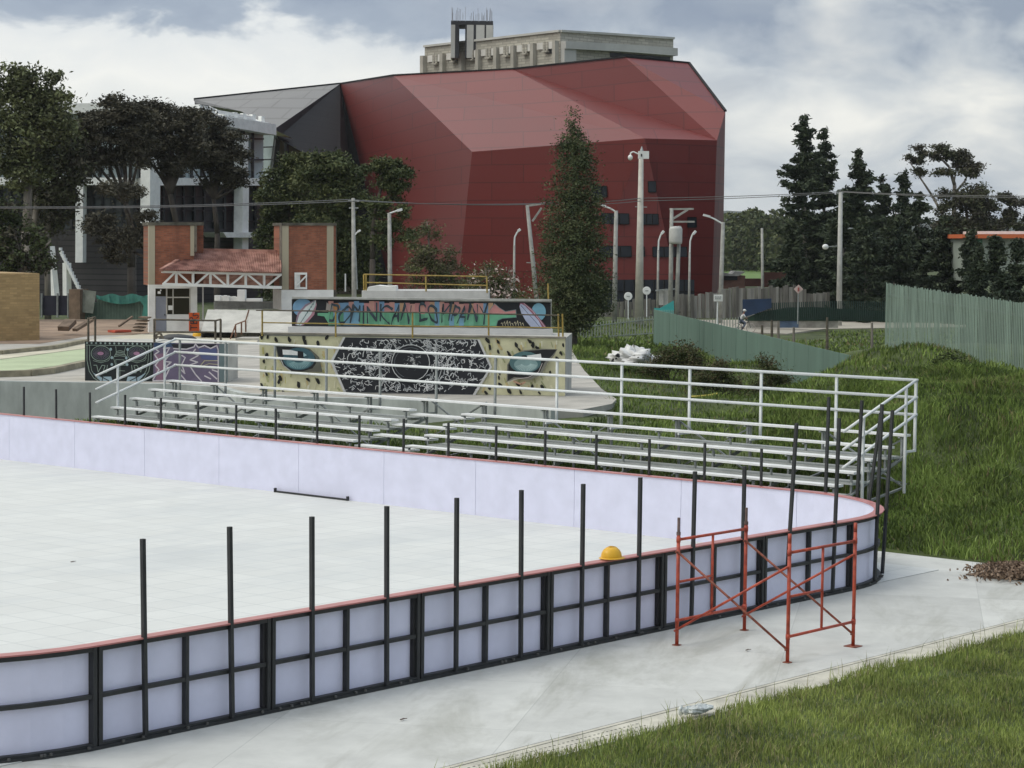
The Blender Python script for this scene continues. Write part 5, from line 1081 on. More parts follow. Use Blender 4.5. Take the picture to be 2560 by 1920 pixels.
def conifer(label, D, u, v0, v1, w, n, group, rag=1.0, lean=0, mats=L_con):
    n = int(n*1.7)
    base = P(u, v1, D); base.z = gz(base); k = D/FD; top = P(u+lean, v0, D); H = top.z-base.z; W = w*k
    t = thing("conifer", label, "tree", base, group); V = []; ci = []
    pts = []; nbr = int(H*W*2.6)+60
    for i in range(nbr):
        f = 1-(1-random.random())**.75 if random.random() < .8 else random.uniform(.6, 1.0); f = min(f, .995); z = base.z+H*f
        rr = W*(1-f)**.72*(1+.22*math.sin(f*23+u)+.15*math.sin(f*51+v0))+.10; a = random.uniform(0, 6.28); L = rr*random.uniform(.5, 1.12)*(1+(rag-1)*random.random()**2); m = max(3, int(L*11)); dr = random.uniform(.12, .32)
        c = base.lerp(top, f)
        for q in range(m):
            s = (q+random.random())/m; droop = -dr*L*s+.30*L*s**3*random.uniform(.6, 1)
            pts.append((c.x+math.cos(a)*L*s+random.gauss(0, .04+.05*L*(1-s)), c.y+math.sin(a)*L*s+random.gauss(0, .04+.05*L*(1-s)), z+droop, a, s))
    pts = np.array(pts); 
    if len(pts) > n: pts = pts[rng.choice(len(pts), n, False)]
    rep = max(1, n//len(pts)); pts = np.repeat(pts, rep, 0); N_ = len(pts)
    p = pts[:, :3]+rng.normal(size=(N_, 3))*np.array([.13, .13, .10]); a = np.stack([np.cos(pts[:, 3]), np.sin(pts[:, 3]), rng.normal(size=N_)*.45-.12], 1)+rng.normal(size=(N_, 3))*.45; a /= np.linalg.norm(a, axis=1)[:, None]
    t_ = np.cross(a, rng.normal(size=(N_, 3))); t_ /= np.linalg.norm(t_, axis=1)[:, None]; s = .155*rng.uniform(.6, 1.4, N_)[:, None]*(D/150)
    V = np.stack([p-a*s, p+t_*s*.4, p+a*s, p-t_*s*.4], 1).reshape(-1, 3); tri_mesh("crown", V, np.arange(N_*4).reshape(-1, 4), mats, (rng.random(N_) > .6).astype(int), t, 4)
    b = MB(); b.tube(base-Vector((0, 0, .2)), top-Vector((0, 0, .3)), .24, .03); b.build("trunk", M_bark, t); return t
CG = "dark conifers on the right"
conifer("tallest ragged conifer of the right hand grove, at its left end", 168, 1738, 250, 690, 78, 17000, CG, 1.5)
conifer("tall conifer close behind the right side of the tallest one", 172, 1780, 278, 690, 66, 14000, CG, 1.3)
conifer("pointed conifer standing just right of the concrete pole", 170, 1857, 318, 690, 72, 14000, CG, 1.4)
for i, (u, v, w, D, lb_) in enumerate(((1820, 410, 60, 160, "dark conifer filling the gap behind the concrete pole"), (1908, 378, 62, 176, "narrow conifer with its tip between the pointed one and the eucalyptus"), (1952, 368, 60, 174, "conifer below the left limb of the tall eucalyptus"), (1985, 410, 70, 162, "dense conifer in the middle of the grove, below the eucalyptus trunk"), (1935, 445, 80, 155, "low wide conifer in front of the grove middle"), (2045, 455, 75, 160, "low wide conifer left of the orange roofed house"), (1870, 470, 80, 152, "low bushy conifer in the front row right of the pole"), (1710, 480, 42, 158, "small conifer at the left foot of the tallest one"), (2100, 500, 50, 150, "conifer in front of the left wall of the orange roofed house"))):
    conifer(lb_, D, u, v, 690, w, 10000, CG, 1.1)
for u, v, w, D, lb_ in ((2150, 508, 42, 118, "small pointed conifer in front of the orange roofed house"), (2197, 520, 44, 114, "small pointed conifer at the right edge above the picket fence"), (2115, 548, 48, 112, "short conifer just above the picket fence, left of the two pointed ones"), (2245, 540, 60, 112, "short wide conifer cut by the right edge of the picture"), (2170, 590, 70, 108, "lowest bushy conifer directly behind the picket fence")):
    conifer(lb_, D, u, v, 668, w, 8500, CG, 1.0)
tree("tall open eucalyptus with forked limbs against the sky above the conifers", "tree", 190, [(2010, 322, 24, 14), (2035, 332, 22, 14), (2060, 340, 26, 15), (2092, 352, 22, 14), (1968, 348, 18, 9), (2030, 318, 16, 8), (2048, 372, 18, 8), (2075, 352, 14, 8), (2085, 372, 16, 9), (1985, 366, 8, 6), (2110, 362, 9, 7)], 3400, .26, .55, [L_euc[1], L_aca[1]],
     [([(2062, 640), (2060, 480), (2062, 400), (2050, 360), (2020, 330)], .28, .06), ([(2040, 470), (2012, 420), (1985, 380), (1965, 350)], .13, .04), ([(2061, 420), (2085, 390), (2098, 355)], .12, .04), ([(2060, 400), (2066, 360), (2068, 335)], .08, .03)], M_bark, hollow=.1)
tree("dark spreading eucalyptus just right of the grove, below the tall open one", "tree", 185, [(2065, 425, 40, 22), (2105, 430, 36, 22), (2080, 465, 60, 28), (2130, 455, 22, 22), (2060, 505, 50, 40), (2110, 510, 45, 40)], 7500, .26, .7, [L_aca[0], L_euc[1]], [([(2095, 640), (2092, 500), (2085, 430)], .28, .08), ([(2092, 500), (2125, 455)], .1, .04)], M_barkD, hollow=.35)
tree("small tree against the sky at the right edge, above the orange roofed house", "tree", 210, [(2180, 430, 14, 9), (2190, 442, 18, 12), (2178, 462, 14, 8), (2200, 478, 26, 14), (2150, 485, 24, 12), (2225, 480, 26, 18)], 3800, .28, .6, [L_aca[0], L_euc[1]], [([(2178, 640), (2176, 490), (2182, 435)], .2, .05), ([(2176, 500), (2196, 450)], .08, .03)], M_barkD, hollow=.1)

# far wood and hills: one mass
def far_wood():
    n = 52000; V = []; us = []
    k = 260; cu = np.concatenate([rng.uniform(1540, 1760, 150), rng.uniform(-300, 2600, 110)]); cd = rng.uniform(430, 640, k); hh = rng.uniform(6.5, 13, k)
    ctr_ = np.array([tuple(P(a, 560, d)) for a, d in zip(cu, cd)]); i = rng.integers(0, k, n); f = rng.random(n); wv = (2.9*np.sqrt(np.clip(1-(f*1.02-.25)**2*1.6, .02, 1)))*rng.uniform(.7, 1.2, k)[i]
    a = rng.uniform(0, 6.28, n); r = wv*np.sqrt(rng.random(n)); p = np.stack([ctr_[i, 0]+r*np.cos(a), ctr_[i, 1]+r*np.sin(a), hh[i]*(f*.98+.02)], 1)
    q = rng.normal(size=(n, 3)); q /= np.linalg.norm(q, axis=1)[:, None]; t = np.cross(q, rng.normal(size=(n, 3))); t /= np.linalg.norm(t, axis=1)[:, None]; s = .62
    V = np.stack([p-q*s, p+t*s*.5, p+q*s, p-t*s*.5], 1).reshape(-1, 3); o = tri_mesh("far_wood", V, np.arange(n*4).reshape(-1, 4), L_mid, (rng.random(n) > .5).astype(int), None, 4)
    tag(o, "far line of trees beyond the green field under the blue hills", "wood", kind="stuff")
far_wood()
def hills():
    b = MB(); pr_ = [(-600, 470), (200, 455), (900, 462), (1400, 470), (1570, 455), (1630, 458), (1700, 474), (1800, 486), (2000, 478), (2300, 470), (2900, 480)]
    top = [P(u, v, 2900) for u, v in pr_]; f = [Vector((p.x, p.y, -5))-Vector((cF.x, cF.y, 0))*500 for p in top]; bk_ = [Vector((p.x, p.y, -5))+Vector((cF.x, cF.y, 0))*600 for p in top]
    for i in range(len(top)-1): b.poly([f[i], f[i+1], top[i+1], top[i]]); b.poly([top[i], top[i+1], bk_[i+1], bk_[i]])
    tag(b.build("hills", mat("wooded_hills", (.03, .045, .03), .95, var=.3, scale=.004), None, True), kind="structure")
hills()
b = MB(); b.prism([G(u, v, 0.03) for u, v in ((1560, 603), (1720, 603), (1730, 572), (1555, 572))], (0, 0, -.3)); tag(b.build("field", mat("bright_field_grass", (.10, .17, .035), .95, var=.25, scale=.05)), kind="structure")
# ------------------------------------------------------------ far yard: fences, poles, signs, sheds, cyclist
z6 = zc(1500, 620, 450); z7 = zc(1800, 680, 460)
# plank palisade
PAL = Plane(P(1290, 700, 152), P(1790, 660, 156)); PAL.at(1290, 700)
def interp(tab, x):
    for (x0, y0), (x1, y1) in zip(tab, tab[1:]):
        if x0 <= x <= x1: return y0+(y1-y0)*(x-x0)/(x1-x0)
    return tab[0][1] if x < tab[0][0] else tab[-1][1]
topt = [(1252, 702)]+[z6(*p) for p in ((0, 800), (75, 735), (200, 655), (420, 640), (520, 620), (700, 625), (930, 585), (1170, 572), (1400, 545), (1530, 495), (2212, 478))]+[z7(*p) for p in ((620, 185), (880, 165), (1050, 250))]
bott = [(1252, 735), (1310, 712), (1500, 702), (1600, 690), (1800, 672)]
M_palw = mat("weathered_grey_planks", (.17, .16, .14), .9, var=.35, scale=1.1, stretch=(3, 3, .3)); M_palL = mat("pale_grey_planks", (.27, .26, .235), .9, var=.3, scale=1.1, stretch=(3, 3, .3))
t = thing("plank_fence", "tall weathered grey plank palisade in front of the red building", "fence", PAL.at(1500, 702)); b = MB(); u = 1252.0
while u < 1790:
    w = random.uniform(4.5, 8.5); vt = interp(topt, u)+random.uniform(-3, 3); vb = interp(bott, u)+12; gap = random.uniform(.3, 1.8) if u > 1440 else random.uniform(.5, 3.5); o = random.uniform(-.1, .1)
    q = [PAL.at(u, vt, o), PAL.at(u+w, vt+random.uniform(-1.5, 1.5), o), PAL.at(u+w, vb, o), PAL.at(u, vb, o)]
    b.prism(q, -PAL.n*.08, 0 if random.random() < .6 else 1); u += w+gap
b.build("planks", [M_palw, M_palL], t)
b = MB(); b.bar(PAL.at(1300, 690, -.15), PAL.at(1790, 645, -.15), .12); b.build("rail", M_palw, t)
# light metal picket fence before the road
LPk = Plane(P(1250, 740, 118), P(1760, 715, 128))
t = thing("metal_picket_fence", "thin pale metal picket fence running along the road past the cypress", "fence", LPk.at(1500, 725)); b = MB()
u = 1254
while u < 1600: vt = interp([(1254, 702), (1330, 690), (1440, 680), (1520, 690), (1600, 685)], u); b.bar(LPk.at(u, vt), LPk.at(u+.5, interp([(1254, 738), (1360, 725), (1500, 712), (1600, 715)], u)), .04); u += 6.2
b.build("pickets", mat("pale_green_metal", (.28, .31, .27), .7), t); b = MB(); b.bar(LPk.at(1254, 707), LPk.at(1440, 686), .05); b.bar(LPk.at(1254, 730), LPk.at(1600, 708), .05); b.build("rail", MATS["pale_green_metal"], t)
# road
b = MB(); b.prism([Vector((p.x, p.y, gz(p)+.06)) for p in (P(1490, 700, 150), P(1560, 715, 136), P(1700, 722, 136), P(1780, 706, 142), P(2100, 702, 146), P(2100, 695, 150), P(1700, 690, 152))], (0, 0, -.4)); tag(b.build("road", mat("dusty_road", (.36, .33, .27), .95, var=.15, scale=.3)), kind="structure")
# dark green fence with painted low wall
DG = Plane(P(1600, 700, 140), P(2215, 690, 140))
t = thing("low_painted_wall", "low white and blue painted wall under the dark green fence", "wall", DG.at(1800, 705)); b = MB(); fbox(b, 330, 585, 720, 668, .3, 0, 0, z7, DG); fbox(b, 945, 585, 1420, 672, .3, 0, 0, z7, DG); b.build("white_section", mat("dirty_white_wall", (.33, .31, .27), .9, var=.35, scale=1.2), t); b = MB(); fbox(b, 721, 585, 944, 670, .3, 0, 0, z7, DG); b.build("blue_section", mat("faded_blue_paint", (.09, .14, .22), .8, var=.3, scale=1), t)
t = thing("dark_green_fence", "dark green picket fence with shade mesh below the conifers, behind the concrete pole", "fence", DG.at(1900, 690)); b = MB(); u = 1632
while u < 2215: b.bar(DG.at(u, interp([(1632, 655), (1800, 650), (2215, 655)], u), .15), DG.at(u, interp([(1632, 692), (1800, 690), (1900, 694), (2215, 700)], u), .15), .05); u += 4.5
b.build("pickets", mat("dark_green_paint", (.015, .04, .032), .7), t)
b = MB(); pts = [DG.at(u, interp([(1610, 688), (1640, 675), (1700, 664), (1760, 663), (1900, 672), (2215, 678)], u), .05) for u in range(1610, 2216, 12)]; pb = [DG.at(u, 693, .05) for u in range(1610, 2216, 12)]
for i in range(len(pts)-1): b.poly([pts[i], pts[i+1], pb[i+1], pb[i]])
b.build("shade_mesh", mat("dark_green_mesh", (.03, .062, .042), .9, var=.3, scale=.8), t, recalc=False)
t = thing("blue_hoarding", "dark blue sheet hoarding on the plank palisade behind the cyclist", "hoarding", DG.at(1650, 690)); b = MB(); q = [DG.at(*z7(x, y), .3) for x, y in ((272, 330), (618, 318), (620, 430), (430, 500), (272, 545))]; b.prism(q, -DG.n*.08); b.build("sheet", mat("dark_blue_sheet", (.012, .035, .085), .7, var=.2, scale=1), t)
for k, (x, y0, y1, lb_) in enumerate(((510, 640, 778, "short forked wooden stake nearest the cyclist"), (627, 575, 800, "wooden stake second from the cyclist"), (705, 585, 800, "pale wooden stake third from the cyclist"), (1292, 545, 765, "dark wooden stake just left of the concrete pole"), (1830, 610, 860, "wooden stake near the left end of the green picket wall"), (890, 660, 765, "thin short stake on the grass right of the road"))):
    D = 104; p = P(*z7(x, y1), D); t = thing("wooden_stake", lb_, "stake", Vector((p.x, p.y, gz(p))), "stakes in the rough grass"); b = MB(); b.tube(Vector((p.x, p.y, min(p.z, gz(p))-.1)), P(*z7(x-3, y0), D), .09, .06, 6); b.build("stake", M_rustr if k in (3, 1, 0) else M_bark, t)
# solid green fence (vertical sheets) and picket wall
GPt = [(1412, 668, 114), (1560, 703.5, 95.5), (1720, 741, 76.7), (1840, 770, 68)]
t = thing("green_sheet_fence", "solid sage green sheet fence sloping down behind the middle grass", "fence", P(1720, 840, 76.7)); A0, A1 = P(*GPt[0]), P(*GPt[3]); A0.z = A1.z = 1.9
M_gf = mat("sage_green_sheets", s2l((96, 122, 110)), .75, var=.10, scale=.5, stretch=(2, 2, .4))
gd = (A1-A0); Lg = gd.length; gd.normalize(); gn = Vector((gd.y, -gd.x, 0)); gn = gn if gn.dot(CP-A0) > 0 else -gn
b = MB(); s = 0
while s < Lg:
    w = 1.2; e = min(s+w-.012, Lg); o = random.uniform(-.012, .012); a = A0+gd*s+gn*o; c = A0+gd*e+gn*o; b.prism([a, c, Vector((c.x, c.y, -.6)), Vector((a.x, a.y, -.6))], -gn*.03); s += w
b.build("sheets", M_gf, t); b = MB(); b.bar(A0-gn*.06+Vector((0, 0, -.2)), A1-gn*.06+Vector((0, 0, -.2)), .06); b.build("rail", M_gf, t)
t = thing("teal_gate", "bright teal picket gate panel at the far end of the sage green fence", "gate", P(1430, 700, 116)); TGp = Plane(P(1410, 700, 117), P(1455, 700, 117)); b = MB()
q = [TGp.at(*z6(x, y)) for x, y in ((665, 735), (735, 740), (905, 645), (912, 770), (740, 800), (670, 775))]; b.prism(q, -TGp.n*.05); b.build("panel", mat("teal_paint", (.05, .36, .34), .7), t); b = MB()
for k in range(12): x = 668+21*k; b.bar(TGp.at(*z6(x, 760)), TGp.at(*z6(x, 960 if k < 4 else 860)), .05)
b.build("pickets", mat("pale_teal", (.18, .42, .38), .7), t)
F0, F1 = P(1911, 762, 77.8), P(2330, 848, 60.5); F1 = F0+(F1-F0)*1.7; F0.z, F1.z = 1.52, .84; HT = 2.4
fd = (F1-F0); Lf = fd.length; fd.normalize(); fn = Vector((fd.y, -fd.x, 0)).normalized(); fn = fn if fn.dot(CP-F0) > 0 else -fn
t = thing("green_picket_wall", "tall pale green vertical picket fence on a concrete kerb at the right", "fence", F0); b = MB(); s = 0; n = int(Lf/.14)
for i in range(n):
    a = F0.lerp(F1, i/n)+Vector((0, 0, .06)); w = .064; h = HT+random.uniform(-.035, .03); o = random.uniform(-.008, .008)
    b.prism([a, a+fd*w, a+fd*w+Vector((0, 0, h)), a+Vector((0, 0, h))], -fn*(.018+o))
b.build("pickets", mat("pale_green_pickets", (.235, .315, .255), .75, var=.18, scale=1.2, stretch=(1, 1, .3)), t)
b = MB()
for z in (.35, 2.05): b.bar(F0-fn*.09+Vector((0, 0, z)), F1-fn*.09+Vector((0, 0, z)), .05, .07)
b.build("rail", M_dark, t)
b = MB(); b.prism([F0-Vector((0, 0, 1.3)), F1-Vector((0, 0, 1.3)), F1+Vector((0, 0, .05)), F0-fd*.25+Vector((0, 0, .05))], -fn*.3); b.prism([F0-fd*.3+fn*.12-Vector((0, 0, 1)), F0+fd*.2+fn*.12-Vector((0, 0, 1)), F0+fd*.2+fn*.12+Vector((0, 0, .08)), F0-fd*.3+fn*.12+Vector((0, 0, .08))], -fn*.3)
b.build("kerb", M_conc, t)
# ---------------- poles, lamps, signs
def pole(label, cat, D, u0, v0, u1, v1, r0_, r1_, name="street_lamp", group=None, m=M_polec):
    p = P(u0, v0, D); g = gz(p); base = Vector((p.x, p.y, min(p.z, g)-.05) if v0 < 690 else (p.x, p.y, min(p.z, g)))
    t = thing(name, label, cat, base, group); b = MB(); b.tube(base, P(u1, v1, D), r0_, r1_, 10); b.build("pole", m, t, True); return t
def arm(t, D, pts, r=.05, head=None, m=M_galv):
    b = MB(); b.path([P(u, v, D) for u, v in pts], r, 6); b.build("arm", m, t)
    if head:
        b = MB(); a, c = P(*head[0], D), P(*head[1], D); b.bar(a, c, .3, .14); b.build("lamp_head", M_galv, t)
SG = "street lamps around the yard"
t = pole("concrete street lamp with short arm in front of the charcoal wall", "street lamp", 122, 844, 655, 841, 460, .15, .10, group=SG); arm(t, 122, [(841, 461), (852, 457), (860, 454)], .05, ((858, 455), (869, 452)))
t = pole("street lamp with curved arm left of the leaning pole", "street lamp", 126, 1110, 655, 1111, 530, .08, .06, group=SG); arm(t, 126, [(1111, 530), (1112, 512), (1117, 502), (1122, 497)], .05, ((1119, 499), (1124, 495)))
t = pole("street lamp with arm to the left, right beside the cypress", "street lamp", 140, 1327, 690, 1331, 455, .17, .12, group=SG); arm(t, 140, [(1331, 458), (1318, 450), (1306, 446)], .06, ((1309, 446), (1297, 442)))
t = pole("thin curved street lamp between the camera pole and the twin poles", "street lamp", 150, 1420, 690, 1422, 540, .09, .07, group=SG); arm(t, 150, [(1422, 540), (1423, 520), (1427, 508), (1432, 501)], .06, ((1429, 505), (1434, 499)))
t = pole("thin curved street lamp right of the pole mounted transformer", "street lamp", 150, 1488, 690, 1490, 545, .09, .07, group=SG); arm(t, 150, [(1490, 545), (1491, 520), (1495, 508), (1500, 502)], .06, ((1497, 506), (1503, 499)))
t = pole("street lamp with long left arm at the right corner of the red building", "street lamp", 146, 1555, 700, 1562, 480, .17, .12, group=SG); arm(t, 146, [(1562, 484), (1545, 474), (1532, 468)], .06, ((1534, 468), (1519, 464)))
UG = "utility poles"
t = pole("utility pole with crossarms right of the gatehouse", "utility pole", 112, 766, 655, 763, 428, .14, .09, "utility_pole", UG)
b = MB(); b.bar(P(752, 434, 112), P(776, 434, 112), .09); b.bar(P(754, 449, 112), P(774, 449, 112), .07); b.build("crossarm", M_galvD, t); b = MB(); b.path([P(766, 508, 112), P(770, 503, 112), P(775, 499, 112)], .04, 5); b.bar(P(773, 500, 112), P(779, 497, 112), .2, .1); b.build("lamp_arm", M_galv, t)
b = MB(); b.bar(P(766, 490, 112), P(766, 625, 112)+cR*.13, .05); b.build("conduit", M_galvD, t)
t = pole("leaning utility pole with a braced crossarm left of the cypress", "utility pole", 128, 1166, 680, 1139, 444, .15, .10, "utility_pole", UG); b = MB(); b.bar(P(1136, 445, 128), P(1176, 439, 128), .12); b.bar(P(1150, 478, 128), P(1170, 449, 128), .11); b.build("crossarm", M_polec, t); b = MB(); b.bar(P(1137, 567, 128), P(1158, 568, 128), .06); b.build("side_bracket", M_polec, t)
t = pole("tall tapered concrete pole with a white box and dome camera at its top", "camera pole", 145, 1380, 701, 1385, 335, .30, .15, "camera_pole", None, mat("pale_pole_concrete", (.52, .50, .44), .8, var=.12, scale=2))
b = MB(); fbox(b, 1465, 928, 1530, 975, .45, 0, 0, z4, Plane(P(1380, 700, 144.6), P(1400, 700, 144.6))); bx_ = b.build("equipment_box", M_white, t); b = MB(); fbox(b, 1480, 945, 1488, 962, .02, .03, 0, z4, Plane(P(1380, 700, 144.6), P(1400, 700, 144.6))); b.build("vent", M_dark, bx_)
b = MB(); b.path([P(*z4(x, y), 145) for x, y in ((1462, 945), (1435, 932), (1418, 938), (1415, 955))], .05, 6); b.build("camera_arm", M_white, t); b = MB(); b.ball(P(*z4(1415, 968), 145), .17, (1, 1, 1.1)); b.build("dome_camera", M_white, t, True)
b = MB(); b.tube(P(*z4(1485, 928), 145), P(*z4(1486, 900), 145), .12, .03); b.bar(P(*z4(1445, 1270), 145), P(*z4(1518, 1272), 145), .06); b.build("fitting", M_galvD, t)
t = pole("concrete utility pole with double crossarms and brace, left of the transformer", "utility pole", 148, 1448, 690, 1451, 450, .17, .12, "utility_pole", UG)
b = MB(); b.bar(P(*z4(1655, 1285), 148), P(*z4(1805, 1283), 148), .12); b.bar(P(*z4(1668, 1350), 148), P(*z4(1768, 1288), 148), .14); b.bar(P(*z4(1655, 1362), 148), P(*z4(1810, 1362), 148), .12); b.build("crossarm", M_polec, t)
t = pole("shorter utility pole carrying the grey transformer drum", "utility pole", 148, 1460, 690, 1468, 488, .16, .11, "utility_pole", UG); b = MB(); b.lathe(P(*z4(1693, 1500), 147.5), [(0, 0), (.42, .02), (.44, .2), (.44, 1.0), (.38, 1.15), (0, 1.2)], 14); b.build("transformer", mat("transformer_grey", (.5, .5, .47), .6, var=.1, scale=2), t, True)
b = MB()
for x in (1680, 1693, 1706): b.tube(P(*z4(x, 1440), 147.5), P(*z4(x, 1418), 147.5), .06, .03, 6)
b.build("insulator", M_rust, t)
t = pole("plain thin pole between the red building and the conifers", "utility pole", 165, 1648, 690, 1646, 493, .13, .09, "utility_pole", UG)
t = pole("tall concrete pole in front of the conifers on the right", "utility pole", 146, 1812, 706, 1816, 415, .20, .13, "utility_pole", UG, mat("pale_pole_concrete2", (.44, .44, .41), .8, var=.12, scale=2)); b = MB(); b.bar(P(1808, 416, 146), P(1823, 416, 146), .1); b.build("crossarm", M_galvD, t)
b = MB(); b.bar(P(1783, 533, 146), P(1812, 531, 146), .05); b.build("bracket", M_galvD, t); b = MB(); b.ball(P(1783, 533, 146), .2, (1.3, 1, .9)); b.build("lamp_head", M_white, t, True)
for u, v, lb_, o in ((1357, 640, "round white sign, left one, above the plank palisade", 0), (1397, 628, "round white sign, right one, beside the camera pole", 0)):
    D = 138; p = P(u, 690, D); t = thing("road_sign", lb_, "sign", Vector((p.x, p.y, gz(p))), "round signs"); b = MB(); b.lathe(P(u, v, D), [(0, 0), (.24, 0), (.26, .02), (.24, .04), (0, .04)], 20, axis=-cF); d = b.build("sign_face", M_white, t); b = MB(); b.bar(P(u-3.5, v, D)-cF*.06, P(u+3.5, v, D)-cF*.06, .012, .05); b.build("marking", M_galvD, d); b = MB(); b.tube(p, P(u, v+6, D), .035, n=6); b.build("post", M_galv, t)
D = 132; p = P(1549, 700, D); t = thing("notice_board", "white rectangular notice board on a thin post", "sign", Vector((p.x, p.y, gz(p)))); SPn = Plane(P(1540, 700, D), P(1560, 700, D)); b = MB(); fbox(b, 1398, 572, 1508, 655, .05, 0, 0, z6, SPn); d = b.build("board", M_white, t); b = MB(); b.tube(p, P(1550, 652, D), .045, n=6); b.build("post", M_galv, t)
b = MB()
for y, xs3 in ((600, (1420, 1440, 1462, 1484)), (622, (1425, 1450, 1475))):
    for x in xs3: b.bar(SPn.at(*z6(x-7, y), .03), SPn.at(*z6(x+5, y), .03), .02, .07)
b.build("lettering", M_galvD, d)
D = 128; p = P(1723, 700, D); t = thing("diamond_sign", "pale pink diamond shaped warning sign by the conifer trunks", "sign", Vector((p.x, p.y, gz(p)))); q = [P(*z7(x, y), D) for x, y in ((945, 150), (1000, 205), (940, 262), (888, 205))]; b = MB(); b.prism(q, -cF*-.04); d = b.build("sign_face", mat("pale_pink_sign", (.55, .42, .38), .7, var=.1, scale=2), t); b = MB(); b.bar(P(*z7(945, 185), D-.06), P(*z7(943, 232), D-.06), .1, .02); b.build("symbol", mat("dark_red_mark", (.25, .06, .05), .7), d); b = MB(); b.tube(p, P(*z7(941, 262), D), .035, n=6); b.build("post", M_galvD, t)
t = thing("white_booth", "small white booth beside the round signs", "booth", P(1442, 690, 150)); BP = Plane(P(1430, 700, 150), P(1460, 700, 150)); b = MB(); fbox(b, 722, 520, 782, 700, 1.2, 0, 0, z6, BP); fbox(b, 784, 510, 850, 700, 1.2, -.1, 0, z6, BP); b.build("cabin", mat("off_white_panel", (.5, .5, .47), .8, var=.15, scale=1), t); b = MB(); b.bar(BP.at(*z6(680, 522), .1), BP.at(*z6(960, 498), .1), .1); b.build("roof_bar", M_galvD, t)
# cables
def cable(label, pts, r=.022):
    t = thing("overhead_cable", label, "cable", P(*pts[0]), "overhead cables"); b = MB(); out = []
    for (a, c) in zip(pts, pts[1:]):
        p0, p1 = P(*a), P(*c); L = (p1-p0).length
        for k in range(10): f = k/10; q = p0.lerp(p1, f); q.z -= 4*L*.006*f*(1-f); out.append(q)
    out.append(P(*pts[-1])); b.path(out, r, 4); b.build("wire", mat("cable_grey", (.13, .13, .125), .6), t)
cable("upper cable running from the left edge to the gatehouse pole", [(-60, 447, 100), (753, 431, 112)]); cable("lower cable running from the left edge to the gatehouse pole", [(-60, 449.5, 100), (773, 434, 112)])
cable("upper cable from the gatehouse pole across the red wall to the leaning pole", [(753, 431, 112), (1137, 442, 128)]); cable("lower cable from the gatehouse pole across the red wall to the leaning pole", [(773, 434, 112), (1175, 439, 128)])
cable("upper cable from the leaning pole to the tall right pole", [(1175, 438, 128), (1385, 428, 145), (1810, 414, 146)]); cable("lower cable from the leaning pole to the tall right pole", [(1175, 442, 128), (1385, 434, 145), (1820, 416, 146)])
cable("cable leaving the tall right pole towards the right edge", [(1820, 415, 146), (2300, 427, 130)]); cable("second cable leaving the tall right pole towards the right edge, slightly higher", [(1810, 413, 146), (2300, 423, 130)])
# sheds and house
t = thing("brick_shed", "low brick shed with a ragged tin roof beyond the palisade", "shed", P(1600, 640, 225)); SPl = Plane(P(1560, 640, 225), P(1700, 640, 225)); b = MB(); fbox(b, 1520, 340, 1785, 500, 5, 0, 0, z6, SPl); b.build("wall", mat("shed_brick", (.22, .115, .085), .9, var=.3, scale=.6), t); b = MB(); fbox(b, 1525, 345, 1690, 395, .1, .08, 0, z6, SPl); b.build("opening", M_dark, t)
b = MB(); q = [SPl.at(*z6(x, y), .5) for x, y in ((1518, 298), (1620, 320), (1660, 285), (1790, 292), (1700, 345), (1530, 342))]; b.prism(q, -SPl.n*4.5); b.build("roof", mat("tin_roof", (.42, .40, .37), .6, var=.3, scale=.5), t)
t = thing("brown_wall", "low red brown wall between the shed and the conifers", "wall", P(1680, 640, 215)); SP2 = Plane(P(1640, 640, 215), P(1760, 640, 215)); b = MB(); fbox(b, 1780, 375, 1985, 470, .4, 0, 0, z6, SP2); fbox(b, 2005, 295, 2500, 480, .4, -.5, 0, z6, SP2); b.build("wall", mat("red_brown_wall", (.09, .035, .025), .9, var=.3, scale=.5), t)
z9 = zc(1860, 250, 1000)
t = thing("house", "low house with an orange eave and white flat roof at the right edge", "house", P(2150, 620, 155)); HP = Plane(P(2080, 620, 155), P(2230, 620, 155)); ZH = lambda x, y: ((1860+x*.4522)/1.15732, (250+y*.4522)/1.15732)
b = MB(); fbox(b, 1220, 765, 1700, 1000, 6, 0, 0, ZH, HP); b.build("wall", mat("pale_house_wall", (.30, .34, .29), .9, var=.15, scale=.5), t); b = MB(); fbox(b, 1207, 742, 1700, 764, 6.4, .5, 0, ZH, HP); b.build("eave", mat("orange_eave", (.62, .15, .05), .7), t); b = MB(); fbox(b, 1290, 725, 1700, 741, 5, -.3, 0, ZH, HP); b.build("roof", M_white, t)
b = MB(); fbox(b, 1285, 768, 1318, 835, .1, .05, 0, ZH, HP); b.build("door", mat("green_door", (.06, .16, .10), .7), t); b = MB(); fbox(b, 1235, 785, 1265, 820, .1, .05, 0, ZH, HP); b.build("window", M_glassD, t)
# cyclist
def skin(name, pts, edges, rad, m, parent, root=0):
    me = bpy.data.meshes.new(name); org = ORG[parent.name]; me.from_pydata([Vector(p)-org for p in pts], edges, []); o = bpy.data.objects.new(name, me); COL.objects.link(o)
    md = o.modifiers.new("s", 'SKIN'); o.modifiers.new("u", 'SUBSURF').levels = 1
    for i, r in enumerate(rad): me.skin_vertices[0].data[i].radius = (r, r)
    me.skin_vertices[0].data[root].use_root = True
    dg = bpy.context.evaluated_depsgraph_get(); nm = bpy.data.meshes.new_from_object(o.evaluated_get(dg)); o.modifiers.clear(); o.data = nm; nm.materials.clear(); nm.materials.append(m); nm.polygons.foreach_set("use_smooth", [True]*len(nm.polygons)); o.parent = parent; ORG[o.name] = org; return o
CD = 136; cb0 = P(1591.5, 718, CD); cyc = lambda x, z, y=0: cb0+r0*x+Vector((0, 0, z))+Vector((cF.x, cF.y, 0))*y
